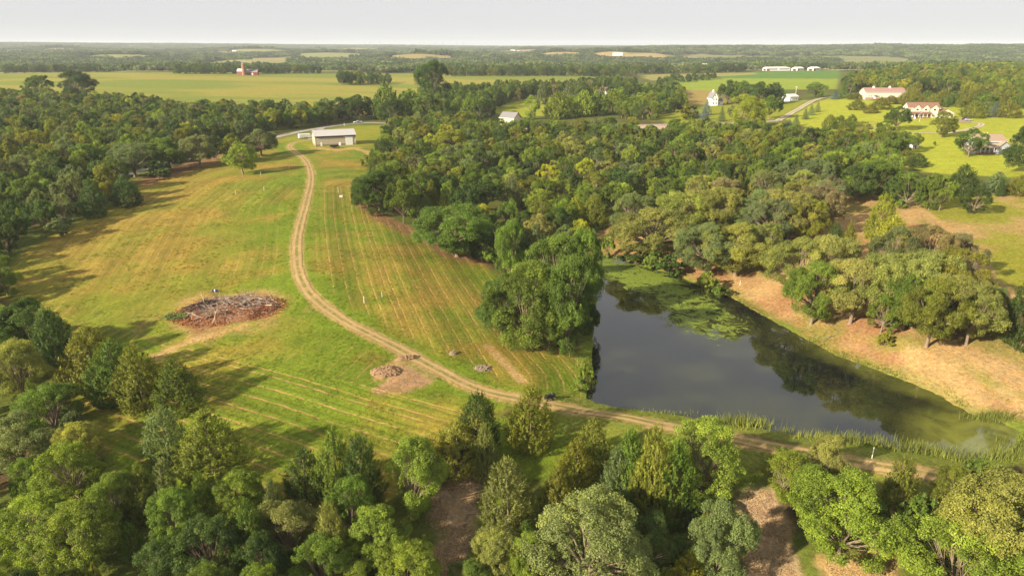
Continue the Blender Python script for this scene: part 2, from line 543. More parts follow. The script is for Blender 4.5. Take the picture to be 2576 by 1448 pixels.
M['soil'] = simple('loose_soil', (.245, .155, .088), .95, .05, .35, 1.2, bump=.9)
M['stone'] = simple('field_stone', (.22, .17, .12), .9, .1, .2, 2, bump=.5)
M['lampred'] = simple('tail_lamp', (.35, .02, .02), .3, .5, .05)
M['deck'] = simple('deck_timber', (.22, .10, .07), .85, .1, .2, 3)

# ------------------------------------------------------------------ ground sheet, split where land use changes
NA, NR = 640, 600
az = np.radians(np.linspace(-58, 58, NA))
rr = np.exp(np.linspace(math.log(26), math.log(13500), NR))
AZ, RR = np.meshgrid(az, rr)
GX, GY = (RR * np.sin(AZ)).ravel(), (RR * np.cos(AZ)).ravel()
GZ = H(GX, GY)

TRACK_D = [(782,353),(745,358),(729,367),(735,378),(758,393),(774,412),(782,440),(780,470),(770,510),(756,560),(748,600),(746,640),(751,680),
 (768,722),(800,758),(850,796),(900,825),(960,855),(1010,880),(1060,908),(1110,935),(1170,965),(1230,987),(1290,1000),(1340,1009),(1400,1020),
 (1470,1033),(1550,1045),(1650,1065),(1750,1085),(1850,1104),(1950,1123),(2050,1143),(2150,1161),(2250,1177),(2330,1190),(2420,1206),(2500,1222)]
ROAD_D = [(1957,304),(1880,309),(1800,311),(1700,313),(1600,316),(1450,322),(1300,325),(1150,322),(1060,314),(990,311),(930,309),(880,312),(830,318),
 (780,327),(720,339),(690,346),(640,358),(580,374),(520,389),(460,403),(400,418),(340,433),(280,448),(200,468),(100,490)]

def smooth_line(pts, step):
    p = polyP(pts)
    n = len(p)
    out = []
    for i in range(n - 1):
        a, b = p[max(i - 1, 0)], p[i]
        c, d = p[i + 1], p[min(i + 2, n - 1)]
        k = max(1, int(np.hypot(*(c - b)) / step))
        for j in range(k):
            t = j / k
            out.append(.5 * (2 * b + (c - a) * t + (2 * a - 5 * b + 4 * c - d) * t * t + (3 * b - a - 3 * c + d) * t ** 3))
    out.append(p[-1])
    return np.array(out)

TRACK, ROAD = smooth_line(TRACK_D, .8), smooth_line(ROAD_D, 2.5)

Z_ = {}
Z_['mown'] = [(0,750),(50,640),(180,572),(270,520),(360,462),(460,432),(560,402),(640,374),(700,350),(760,342),(900,316),(985,314),(960,350),
 (925,420),(905,500),(960,545),(1060,590),(1130,635),(1215,655),(1260,700),(1240,800),(1290,880),(1440,880),(1480,960),(1470,1005),(1400,1012),
 (1290,1020),(1240,1060),(1100,1140),(900,1310),(700,1310),(560,1300),(360,1250),(250,1130),(190,1010),(165,900),(150,830),(100,770)]
Z_['bank'] = [(1470,640),(1500,590),(1545,560),(1640,585),(1760,640),(1900,640),(2080,560),(2110,500),(2230,488),(2300,500),(2340,560),(2440,620),
 (2480,665),(2450,720),(2520,810),(2640,850),(2640,1060),(2540,1062),(2440,1042),(2380,1004),(2300,967),(2200,927),(2120,901),(2060,872),
 (1990,832),(1930,800),(1880,772),(1830,742),(1760,720),(1700,692),(1640,676),(1560,652),(1515,643)]
Z_['lawnA'] = [(1975,300),(2050,258),(2100,243),(2180,252),(2300,262),(2640,258),(2640,352),(2440,350),(2350,340),(2200,345),(2100,330),(2000,315)]
Z_['lawnB'] = [(2195,398),(2260,350),(2330,338),(2640,345),(2640,450),(2400,440),(2330,432),(2250,412)]
Z_['lawnC'] = [(1225,278),(1300,255),(1430,240),(1450,262),(1430,288),(1290,296)]
Z_['lawnD'] = [(1650,292),(1780,266),(1960,252),(2040,252),(1960,302),(1680,312)]
Z_['shedlawn'] = [(700,346),(780,333),(880,316),(985,314),(960,350),(900,372),(780,372)]
Z_['meadow'] = [(2290,505),(2640,470),(2640,860),(2520,800),(2450,700),(2480,660),(2430,610),(2330,550)]
Z_['trail'] = [(1140,1185),(1215,1185),(1212,1250),(1180,1310),(1205,1400),(1200,1480),(1080,1480),(1075,1400),(1120,1350),(1050,1310),(1060,1270),(1120,1240)]
Z_['clear1'] = [(1880,1225),(1940,1230),(1975,1300),(1990,1400),(2030,1480),(1860,1480),(1850,1330)]
Z_['clear2'] = [(2060,1400),(2150,1380),(2240,1280),(2275,1240),(2290,1300),(2250,1350),(2270,1480),(2060,1480)]
Z_['below'] = [(1240,1062),(1290,1022),(1400,1032),(1650,1078),(1900,1128),(2330,1198),(2330,1222),(1960,1215),(1870,1235),(1820,1200),(1700,1185),(1450,1200),(1330,1215),(1262,1290),(1262,1420),(1215,1420),(1195,1320),(1222,1250),(1228,1180),(1215,1120)]
Z_['scrape'] = [(936,985),(962,966),(985,945),(1008,908),(1042,892),(1075,915),(1110,945),(1075,966),(1012,988)]
Z_['redfloor'] = [(345,452),(460,408),(560,380),(590,368),(600,386),(520,418),(420,450),(360,475)]
Z_['edge'] = [(895,470),(905,500),(965,540),(1060,582),(1130,630),(1220,652),(1230,668),(1120,648),(1040,598),(940,555),(890,515)]
Z_['rough'] = [(1690,220),(1800,226),(1830,262),(1700,265)]
Z_['light'] = [(1660,207),(1700,196),(1820,196),(2110,198),(2105,224),(1960,226),(1790,228),(1700,224)]
Z_['deep'] = [(1805,197),(1840,186),(1960,179),(2060,177),(2115,178),(2112,197)]
Z_['corn'] = [(1600,190),(1700,184),(1900,183),(1905,187),(1800,193),(1640,203)]
ZP = {k: polyP(v) for k, v in Z_.items()}
nb = polyP([(-400,255),(-100,256),(100,262),(300,268),(470,290),(700,292),(940,288),(1050,262),(1130,238),(1300,228),(1500,218)])
fb = np.array([Pr(px, r).xy[:] for px, r in ((1500, 1200), (1440, 1420), (1100, 1420), (800, 1420), (500, 1520), (200, 1600), (-100, 1600), (-400, 1600))])
ZP['bean'] = np.concatenate([nb, fb])

def zm(k, x, y, feather, wob=0., ws=6., seed=1):
    s = sdist(ZP[k], x, y)
    if wob: s = s + wob * (2 * fbm(x, y, ws, seed, 3) - 1)
    return sstep(-feather, feather, s)

def lerp(c, k, m):
    return c * (1 - m[:, None]) + np.asarray(k) * m[:, None]

near = np.hypot(GX, GY) < 1750
x, y = GX[near], GY[near]
N = len(x)
ones = np.ones(N)
n30, n12, n5 = fbm(x, y, 30, 21), fbm(x, y, 12, 22), fbm(x, y, 5, 23, 2)
GOLD, GREEN, LAWN = np.array((.222, .166, .030)), np.array((.118, .162, .013)), np.array((.27, .295, .026))
OLIVE, STRAW, RED, FLOOR = np.array((.15, .135, .03)), np.array((.365, .242, .104)), np.array((.232, .128, .060)), np.array((.085, .058, .028))
c = lerp(np.tile(np.array((.085, .105, .018)), (N, 1)), FLOOR, sstep(.5, .7, n12))
dT, sT, gT = ldist(TRACK[::4], x, y)
# mown field
mf = zm('mown', x, y, 1.5, 1.5)
gold = sstep(.36, .62, n30 * .55 + n12 * .45)
ppx, ppy, _ = proj(x, y, GZ[near])
leftF = (gT < 0)                                            # left of the track
gold = np.clip(gold + .62 * sstep(700, 480, ppx) * sstep(900, 700, ppy) * sstep(400, 470, ppy) - .45 * sstep(9, 2, dT) - .25 * sstep(880, 960, ppy), 0, 1)
gold = gold * (1 - .45 * sstep(.45, .7, fbm(x, y, 17, 41)))
fld = lerp(lerp(c, GREEN, ones), GOLD, gold)
fld = fld * (.85 + .3 * n5)[:, None]
c = lerp(c, fld, mf)
c = lerp(c, LAWN * .75, zm('shedlawn', x, y, 4, 3) * (.4 + .6 * n12))
# bare and straw ground
bank = zm('bank', x, y, 1.5, 3, 9)
bcol = lerp(lerp(np.tile(STRAW, (N, 1)), RED * 1.25, sstep(.42, .66, fbm(x, y, 11, 31))), (.19, .18, .04), .75 * sstep(.5, .68, fbm(x, y, 9, 33)))
c = lerp(c, bcol, bank)
mdw = zm('meadow', x, y, 3, 4, 12)
c = lerp(c, lerp(np.tile(np.array((.20, .20, .024)), (N, 1)), STRAW * .9, .9 * sstep(.42, .64, fbm(x, y, 16, 35))), mdw)
for k, col, f, w in (('below', GREEN * .95, 1.2, 2.0), ('trail', (.25, .172, .102), 1, 2.2), ('clear1', (.275, .19, .112), 1.2, 2.4), ('clear2', STRAW * 1.0, 1.2, 2), ('scrape', (.31, .185, .105), .5, .9),
                     ('redfloor', RED * .9, 1, 2), ('edge', (.21, .115, .06), .8, 1.2), ('rough', (.27, .20, .06), 8, 10)):
    c = lerp(c, np.asarray(col), zm(k, x, y, f, w, 3.5) * (.75 + .25 * n5))
for k, col, f in (('lawnA', LAWN, 2), ('lawnB', LAWN * 1.02, 2), ('lawnC', LAWN * .8, 3), ('lawnD', LAWN * .72, 3)):
    c = lerp(c, np.asarray(col), zm(k, x, y, f, 2))
bx, by, _ = P(575, 782)
de = np.hypot((x - bx[0]) / 15.5, (y - by[0]) / 11.5) + .35 * (fbm(x, y, 5, 51) - .5)
c = lerp(c, (.33, .215, .085), .7 * sstep(1.3, .7, de + 1.1 * (n5 - .5)))
c = lerp(c, (.19, .10, .05), sstep(.85, .55, de + .7 * (n5 - .5)))
# short worn spurs beside the track
spur = np.zeros(N)
for pts, w in (([(1228,870),(1262,905),(1290,935),(1315,958)], 1.15), ([(395,895),(470,862),(550,838),(620,815)], 1.3), ([(1010,900),(985,920),(950,950)], 1.0),
               ([(785,484),(820,482),(850,484)], .35), ([(880,372),(920,380),(950,400)], 2.0), ([(790,372),(850,378),(900,372)], 2.5), ([(2285,498),(2330,545),(2390,580),(2450,640),(2478,690)], 2.6)):
    d, _, _ = ldist(polyP(pts), x, y)
    c = lerp(c, (.36, .24, .10), sstep(w * 1.3, w * .6, d + .8 * (n5 - .5)) * .9); spur = np.maximum(spur, sstep(w * 2.2, w * 1.2, d))
c = lerp(c, GREEN * 1.15, sstep(4.5, 2.0, dT) * mf * .6)
c = lerp(c, (.34, .225, .10), sstep(2.3, 1.5, dT + .9 * (n5 - .5)) * .85)
dR, _, _ = ldist(ROAD[::3], x, y)
c = lerp(c, (.12, .13, .025), sstep(9, 5, dR))
# dam strip and pond margin
sp = np.full(N, -99.); mpp = (x > PB[0]) & (x < PB[1]) & (y > PB[2]) & (y < PB[3])
sp[mpp] = sdist(PONDXY, x[mpp], y[mpp])
shore = sstep(-5, -1.5, sp + 2 * (n5 - .5))
c = lerp(c, (.15, .20, .022), shore * (1 - .5 * bank) * .8)
dam = sstep(9, 5, dT) * sstep(1380, 1440, ppx)
c = lerp(c, np.array((.15, .165, .03)), dam * sstep(1.8, 2.6, dT) * (.5 + .5 * n12))
# arable
beans = zm('bean', x, y, 3)
bn = fbm(x * .35 + y * .1, y, 60, 61, 3)
c = lerp(c, lerp(np.tile(np.array((.150, .185, .026)), (N, 1)), (.235, .215, .038), sstep(.38, .62, bn)), beans)
for k, col, f in (('light', (.19, .245, .022), 3), ('deep', (.085, .165, .026), 4), ('corn', (.23, .215, .06), 4)):
    c = lerp(c, np.asarray(col) * (.9 + .2 * n30)[:, None], zm(k, x, y, f))
alb = lerp(np.tile(np.array((.15, .16, .05)), (len(GX), 1)), (.24, .20, .08), sstep(.45, .6, fbm(GX, GY, 300, 83, 2)))
# far country: hay and crop fields scattered among woods
FARH = []
FARF = []
def facing(px, r, span):
    """the range near r where the slope turns most towards the viewer"""
    rs = np.linspace(r - span, r + span, 25)
    a = math.atan((px - CX) / FD * cP)
    up_ = H((rs + 70) * math.sin(a), (rs + 70) * math.cos(a)) - H((rs - 70) * math.sin(a), (rs - 70) * math.cos(a))
    return float(rs[int(np.argmax(up_))])
def far_field(px, r, a, b, rot, col):
    q = Pr(px, r); FARF.append((q.x, q.y, a, b, rot, col))
for px, r, a, b, rot, col, hh in FARD:
    far_field(px, r, a, b, rot, col)
FH = [(52,6200,40,18),(75,6100,34,16),(98,6000,44,24),(120,6100,30,14),(330,7800,60,20),(405,7600,46,18),(470,7700,40,18),(560,7200,30,16),(620,5200,46,20),(640,5150,60,26),(662,5100,40,24),(672,4900,30,16),
      (590,4300,30,14),(560,4000,40,12),(760,7600,50,22),(860,7000,44,20),(900,7300,60,20),(1210,6200,44,18),(1236,4600,22,14),(1290,4500,30,16),(1305,4450,18,14),(1330,4300,34,16),(1350,4200,40,18),(1372,4350,24,14),
      (1420,4100,20,14),(1432,4300,26,16),(1450,4500,30,16),(1425,5600,36,18),(1555,2900,40,10),(1975,2050,26,14),(1995,2000,30,14),(2020,2060,44,22),(2045,2040,30,16),(2060,2100,44,14),(1715,1980,22,12),
      (1728,1900,26,14),(1770,2000,30,16),(1700,1650,20,12),(180,1950,24,12),(250,2150,30,14),(375,2000,34,14),(2300,7400,40,18),(1990,7000,40,20),(2150,6800,36,18)]
FH = [(px, facing(px, r, 260 if r > 2400 else 40), a, b) for px, r, a, b in FH]
def far_mask(x, y, grow=0.):
    m = np.zeros(np.shape(x)); 
    for px, r, L0, W0 in FH:
        a0 = math.atan((px - CX) / FD * cP)
        along, across = x * math.sin(a0) + y * math.cos(a0) - r, x * math.cos(a0) - y * math.sin(a0)
        m = np.maximum(m, ((np.abs(across) < L0 * .6 + 22) & (along > -150 - r * .02) & (along < 30)) * 1.0)
    for fx, fy, a, b, rot, col in FARF:
        ca, sa = math.cos(rot), math.sin(rot)
        u, v = (x - fx) * ca + (y - fy) * sa, -(x - fx) * sa + (y - fy) * ca
        q = np.maximum(np.abs(u) - a - grow, np.abs(v) - b - grow)
        m = np.maximum(m, sstep(15, -5, q))
    return m
for fx, fy, a, b, rot, col in FARF:
    ca, sa = math.cos(rot), math.sin(rot)
    u, v = (GX - fx) * ca + (GY - fy) * sa, -(GX - fx) * sa + (GY - fy) * ca
    q = np.maximum(np.abs(u) - a, np.abs(v) - b)
    alb = lerp(alb, np.asarray(col) * .9, sstep(15, -5, q))
tn = sstep(1500, 1750, np.hypot(x, y)) * (1 - beans)
alb[near] = lerp(c, alb[near], tn)
# hay rows
row, rowamt = np.zeros(len(GX)), np.zeros(len(GX))
dA, _, _ = ldist(polyP([(-60,800),(0,745),(180,572),(360,470),(560,405),(700,350)]), x, y)
dB, _, _ = ldist(polyP([(900,470),(915,540),(940,620),(975,720),(1010,800),(1050,900),(1080,960)]), x, y)
dC, _, _ = ldist(polyP([(380,850),(480,888),(700,945),(900,1005),(1160,1078),(1300,1120)]), x, y)
inC = (ppy > 850 + .22 * (ppx - 400)) & leftF
rw = np.where(inC, dC / 3.3, np.where(leftF, dA / 3.4, dB / 3.1))
rm = np.where(inC, 1.0, np.where(leftF, .62, .85))
rm = rm * np.where(inC, sstep(2, 8, dC) * 0 + 1, 1) * sstep(3.5, 7, dT) * mf
rm = rm * (1 - spur) * np.where(leftF & ~inC, sstep(.22, .5, n30), 1) * sstep(1.15, 1.4, de) * np.where(ppy < 420, .2, 1)
row[near], rowamt[near] = rw, rm
alb = np.clip(alb, .004, .9)
ATTR = {'alb': np.concatenate([alb, np.ones((len(alb), 1))], 1), 'row': row, 'rowamt': rowamt}

ii = np.arange(NA * NR).reshape(NR, NA)
FQ = np.stack([ii[:-1, :-1], ii[:-1, 1:], ii[1:, 1:], ii[1:, :-1]], -1).reshape(-1, 4)[:, ::-1]
fx_, fy_ = GX[FQ].mean(1), GY[FQ].mean(1)
reg = np.zeros(len(FQ), int)
fn = np.hypot(fx_, fy_) < 1750
def setreg(k, v):
    m = np.zeros(len(FQ), bool); m[fn] = sdist(ZP[k], fx_[fn], fy_[fn]) > 0
    reg[m] = v
REG = [('ground', None), ('mown_field', 'mown'), ('pond_bank', 'bank'), ('lawn', 'lawnA'), ('lawn', 'lawnB'), ('lawn', 'lawnC'), ('lawn', 'lawnD'), ('pasture', 'meadow'),
       ('crop_field', 'bean'), ('crop_field', 'light'), ('crop_field', 'deep')]
for i, (nm, k) in enumerate(REG):
    if k: setreg(k, i)
GV = np.stack([GX, GY, GZ], 1)
for i, (nm, k) in enumerate(REG):
    f = FQ[reg == i]
    if not len(f): continue
    u, inv = np.unique(f, return_inverse=True)
    me = mesh_np(nm, GV[u], inv.reshape(-1, 4), True)
    fattr(me, 'alb', 'POINT', ATTR['alb'][u], 'FLOAT_COLOR')
    fattr(me, 'row', 'POINT', row[u]); fattr(me, 'rowamt', 'POINT', rowamt[u])
    tag(link(nm, me, M['ground']), kind='structure')

def strip(name, line, width, mat, nx=9, lift=.05, jag=.35, seed=0):
    """a road sheet laid over the ground with ragged edges"""
    p = line
    d = np.gradient(p, axis=0); d /= np.linalg.norm(d, axis=1)[:, None] + 1e-9
    nrm = np.stack([-d[:, 1], d[:, 0]], 1)
    v = np.linspace(-1, 1, nx)
    k = np.arange(len(p))
    wl = width / 2 * (1 + jag * (2 * fbm(k * .5, k * 0, 4, seed + 1, 3) - 1))
    wr = width / 2 * (1 + jag * (2 * fbm(k * .5, k * 0 + 50, 4, seed + 2, 3) - 1))
    w = np.where(v[None] < 0, wl[:, None], wr[:, None]) * v[None]
    X = p[:, None, 0] + nrm[:, None, 0] * w
    Y = p[:, None, 1] + nrm[:, None, 1] * w
    X, Y = X.ravel(), Y.ravel()
    Zz = H(X, Y) + lift
    jj = np.arange(len(X)).reshape(len(p), nx)
    F = np.stack([jj[:-1, :-1], jj[:-1, 1:], jj[1:, 1:], jj[1:, :-1]], -1).reshape(-1, 4)
    me = mesh_np(name, np.stack([X, Y, Zz], 1), F, True)
    fattr(me, 'v', 'POINT', np.tile(v, len(p)))
    return tag(link(name, me, mat), kind='structure')

strip('dirt_track', TRACK, 2.8, M['track'], 11, .06, .3, 3)
strip('gravel_road', ROAD, 6.5, M['gravel'], 7, .10, .12, 5)
strip('driveway', smooth_line([(1957,304),(2004,277),(2051,252),(2087,244),(2130,240)], 2.5), 5.0, M['drive'], 7, .12, .15, 7)
strip('driveway', smooth_line([(2250,336),(2303,335),(2384,335),(2421,329),(2458,320),(2468,312),(2440,308),(2410,306)], 1.2), 3.6, M['drive'], 7, .12, .15, 8)
strip('driveway', smooth_line([(2500,352),(2540,352),(2600,352)], 2), 4.0, M['drive'], 7, .12, .15, 9)
strip('driveway', smooth_line([(1972,256),(2010,255),(2040,256),(2050,256)], 2), 3.0, M['drive'], 5, .12, .15, 10)
strip('shed_drive', smooth_line([(812,321),(800,331),(790,340),(784,352)], 1.5), 4.0, M['gravel'], 7, .12, .15, 12)

# water sheet and algae
gx = np.arange(PONDXY[:, 0].min() - 3, PONDXY[:, 0].max() + 3, .5)
gy = np.arange(PONDXY[:, 1].min() - 3, PONDXY[:, 1].max() + 3, .5)
WX, WY = np.meshgrid(gx, gy)
ws = sdist(PONDXY, WX, WY)
wx, wy = WX.ravel(), WY.ravel()
wpx, wpy, _ = proj(wx, wy, WATER)
dF, sF, _ = ldist(poly_z([(1830,742),(1930,800),(1990,832),(2060,872),(2120,901),(2200,927),(2300,967),(2380,1004),(2440,1042),(2560,1085)], WATER), wx, wy)
film = .6 * sstep(8, 2, dF + 5 * (fbm(wx, wy, 6, 71) - .5)) * sstep(1900, 2100, wpx)
film = np.maximum(film, sstep(2200, 2400, wpx) * sstep(1000, 1060, wpy))
film = np.maximum(film, .14 * sstep(.45, .7, fbm(wx, wy, 16, 72)))
dU, _, _ = ldist(poly_z([(1520,670),(1600,690),(1680,730),(1740,770),(1790,820)], WATER), wx, wy)
am = sstep(15, 3, dU + 7 * (fbm(wx, wy, 9, 73) - .5)) * (.52 + .2 * sstep(770, 690, wpy))
film = np.maximum(film, .35 * am)
idx = np.arange(len(wx)).reshape(WX.shape)
FW = np.stack([idx[:-1, :-1], idx[:-1, 1:], idx[1:, 1:], idx[1:, :-1]], -1).reshape(-1, 4)
sw_ = ws.ravel()[FW].max(1)
def sheet(name, keep, z, an, av, mat):
    u, inv = np.unique(FW[keep], return_inverse=True)
    me = mesh_np(name, np.stack([wx[u], wy[u], np.full(len(u), z)], 1), inv.reshape(-1, 4), True)
    fattr(me, an, 'POINT', av[u])
    return link(name, me, mat)
tag(sheet('pond_water', sw_ > -1.5, WATER, 'film', film, M['water']), kind='structure')
tag(sheet('algae_mat', (am[FW].max(1) > .12) & (sw_ > -.3), WATER + .012, 'mask', am, M['algae']), 'bright green algae swirling on the upper end of the pond', 'algae', kind='stuff')

# the air
hz = NT('haze_air')
pv = hz.n('VolumePrincipled')
pv.inputs['Color'].default_value = (.88, .94, 1.0, 1)
pv.inputs['Density'].default_value = 6.8e-5
hz.l(pv.outputs[0], hz.out.inputs['Volume'])
tag(MB().box(-13200, 13200, -60, 13700, -45, 140).build('haze', hz.m), 'pale summer haze over the whole valley', 'haze', kind='stuff')

# ------------------------------------------------------------------ tree library (unit size: height 1, crown width 1)
def unit(v): return v / (np.linalg.norm(v, axis=-1, keepdims=True) + 1e-9)

def cards(C, Nn, size, asp, g, along=None):
    """leaf-sized rhombic faces; long axis 'along' where given"""
    n = len(C)
    if along is None: along = g.normal(size=(n, 3))
    t = along - (along * Nn).sum(1, keepdims=True) * Nn
    t = unit(t); b = np.cross(Nn, t)
    s = np.asarray(size).reshape(-1, 1)
    V = np.stack([C - t * s, C + b * s * asp - t * s * .15, C + t * s, C - b * s * asp - t * s * .15], 1).reshape(-1, 3)
    return V, np.arange(4 * n).reshape(-1, 4)

def sph(g, n):
    return unit(g.normal(size=(n, 3)))

def tubes(segs, n=5):
    """segs: (a,b,r0,r1) joined into one tapered branch mesh"""
    V, F = [], []; k = 0
    for a, b, r0, r1 in segs:
        a, b = np.asarray(a, float), np.asarray(b, float)
        d = unit(b - a); h = np.array((1., 0, 0)) if abs(d[2]) > .8 else np.array((0, 0, 1.))
        u = unit(np.cross(d, h)); w = np.cross(d, u)
        an = np.arange(n) * 2 * math.pi / n
        ring = np.cos(an)[:, None] * u + np.sin(an)[:, None] * w
        V += [a + ring * r0, b + ring * r1]
        i = np.arange(n); j = (i + 1) % n
        F.append(np.stack([k + i, k + j, k + n + j, k + n + i], 1)); k += 2 * n
    return np.concatenate(V), np.concatenate(F)

def crown_broad(seed, lobes=10, per=15, leaves=44, flat=1.0, base=.2, ls=.021, loose=.0, lr=(.13, .20), lq=(.62, .80)):
    g = np.random.default_rng(seed)
    cz_ = (1 + base) / 2; hz_ = (1 - base) / 2
    Ls = []
    for i in range(lobes):
        d = sph(g, 1)[0]; d[2] = d[2] * .92 + .06
        if i == 0: d = np.array((0, 0, 1.))
        d = unit(d)
        rl = g.uniform(*lr)
        q = d * g.uniform(*lq)
        Ls.append((np.array((q[0] * .48, q[1] * .48, cz_ + q[2] * hz_ * flat)), rl))
    Ls.append((np.array((0, 0, cz_)), .26))
    C, Nn, S, Sh = [], [], [], []
    for lc, rl in Ls:
        lsd = g.uniform(0, .55)
        for _ in range(per):
            d = sph(g, 1)[0]; d[2] = d[2] * .8 + .2
            out = unit(np.array((lc[0], lc[1], (lc[2] - cz_) * .8)) + 1e-6)
            d = unit(d + .55 * out)
            bc = lc + d * rl * np.array((1, 1, .85)) * g.uniform(.75, 1.08 + loose)
            if bc[2] < base * .7: continue
            rb = g.uniform(.038, .068) * (1 + loose)
            dd = sph(g, leaves); dd[:, 2] = dd[:, 2] * .85 + .22; dd = unit(dd + .35 * d)
            C.append(bc + dd * rb * g.uniform(.45, 1.1, (leaves, 1)))
            Nn.append(unit(dd * .8 + .55 * g.normal(size=(leaves, 3)) + np.array((0, 0, .25))))
            S.append(g.uniform(.7, 1.35, leaves) * ls)
            Sh.append(np.clip(lsd + g.uniform(0, .35) + g.normal(0, .1, leaves), 0, 1))
    C, Nn = np.concatenate(C), np.concatenate(Nn)
    V, F = cards(C, Nn, np.concatenate(S), .62, g)
    return V, F, np.concatenate(Sh), Ls

def trunk_broad(Ls, seed, r=.026, base=.2):
    g = np.random.default_rng(seed + 99)
    fork = np.array((g.uniform(-.02, .02), g.uniform(-.02, .02), base * 1.15 + .06))
    sg = [((0, 0, -.03), (0, 0, .03), r * 1.7, r * 1.15), ((0, 0, .03), fork, r * 1.15, r * .85)]
    for lc, rl in Ls:
        mid = fork * .45 + lc * .55 + g.normal(0, .02, 3)
        sg += [(fork, mid, r * .55, r * .32), (mid, lc, r * .32, r * .12)]
        for _ in range(2):
            sg.append((mid, lc + sph(g, 1)[0] * rl * .8, r * .22, r * .05))
    return tubes(sg)

def crown_cedar(seed, sprays=520, per=15, prof=(.28, .8), asp=.26, ls=.030, up=.75):
    g = np.random.default_rng(seed)
    zz = g.uniform(0.02, 1, sprays * 3)
    def R(z):
        a, p = prof
        return np.where(z < a, .5 * (.72 + .28 * np.sin(z / a * math.pi / 2)), .5 * np.clip((1 - z) / (1 - a), 0, 1) ** p)
    zz = zz[g.uniform(0, .5, len(zz)) < R(zz) + .05][:sprays]
    n = len(zz); th = g.uniform(0, 2 * math.pi, n)
    lump = 1 + .2 * np.sin(th * 3 + zz * 9 + seed) * np.sin(th * 2 - zz * 14 + seed * 2) + g.normal(0, .07, n)
    rad = R(zz) * lump
    o = np.stack([np.cos(th), np.sin(th), np.zeros(n)], 1)
    tip = o * rad[:, None] + np.stack([0 * zz, 0 * zz, zz], 1)
    dr = unit(o + np.stack([0 * zz, 0 * zz, up + .5 * zz + g.normal(0, .2, n)], 1))
    C, Nn, S, Sh, Al = [], [], [], [], []
    for i in range(n):
        L = .10 + .05 * g.random()
        t = g.uniform(-1, .25, per)
        side = sph(g, per)
        C.append(tip[i] + dr[i] * (t * L)[:, None] + side * .018 * (1.2 - t)[:, None])
        al = unit(dr[i] + .55 * side)
        Al.append(al)
        Nn.append(unit(o[i] * .7 + np.array((0, 0, .5)) + .7 * g.normal(size=(per, 3))))
        S.append(g.uniform(.7, 1.3, per) * ls)
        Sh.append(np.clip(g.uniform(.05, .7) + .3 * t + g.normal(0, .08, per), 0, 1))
    V, F = cards(np.concatenate(C), np.concatenate(Nn), np.concatenate(S), asp, g, np.concatenate(Al))
    return V, F, np.concatenate(Sh)

def crown_spruce(seed, tiers=17):
    g = np.random.default_rng(seed)
    C, Nn, S, Sh, Al = [], [], [], [], []
    for k in range(tiers):
        z = .04 + .94 * (k / tiers)
        R = .5 * (1 - k / tiers) ** .85 + .02
        nb_ = int(9 + 16 * R * 2)
        for j in range(nb_):
            th = 2 * math.pi * (j + g.uniform(-.3, .3)) / nb_ + k * .7
            o = np.array((math.cos(th), math.sin(th), 0))
            rr_ = R * g.uniform(.85, 1.12)
            m = int(5 + 12 * R * 2)
            t = g.uniform(.25, 1, m)
            zc = z + g.uniform(-.012, .012)
            C.append(o * (rr_ * t)[:, None] + np.stack([0 * t, 0 * t, zc - .06 * R * 2 * t + .05 * (t - .6) ** 2], 1) + g.normal(0, .008, (m, 3)))
            Al.append(unit(o + .5 * g.normal(size=(m, 3)) * np.array((1, 1, .3))))
            Nn.append(unit(np.array((0, 0, 1.)) + .5 * o + .45 * g.normal(size=(m, 3))))
            S.append(g.uniform(.7, 1.2, m) * .032)
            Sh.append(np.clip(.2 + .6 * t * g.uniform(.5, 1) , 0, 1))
    V, F = cards(np.concatenate(C), np.concatenate(Nn), np.concatenate(S), .34, g, np.concatenate(Al))
    return V, F, np.concatenate(Sh)

def bare_segs(seed, depth=5):
    g = np.random.default_rng(seed); sg = []
    def grow(p, d, L, r, k):
        q = p + d * L
        sg.append((p, q, r, r * .65))
        if k == 0: return
        for _ in range(3 if k > 1 else 4):
            nd = unit(d + .55 * sph(g, 1)[0] + np.array((0, 0, .12)))
            grow(q, nd, L * g.uniform(.6, .85), r * .6, k - 1)
    grow(np.array((0, 0, -.02)), np.array((0, 0, 1.)), .3, .02, depth - 1)
    return sg

PROTO = {}
def proto(kind, V, F, sh, tV, tF, tmat='bark'):
    V = np.array(V)
    if kind not in ('bare',):
        zt_ = np.percentile(V[:, 2], 99.6); wx_ = np.percentile(np.hypot(V[:, 0], V[:, 1]), 97)
        fz, fw = 1 / zt_, .5 / wx_
        V = V * np.array((fw, fw, fz)); tV = np.array(tV) * np.array((fw, fw, fz))
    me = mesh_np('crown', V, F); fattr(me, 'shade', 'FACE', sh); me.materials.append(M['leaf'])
    tm = mesh_np('trunk', tV, tF, True); tm.materials.append(M[tmat])
    PROTO.setdefault(kind, []).append((me, tm))

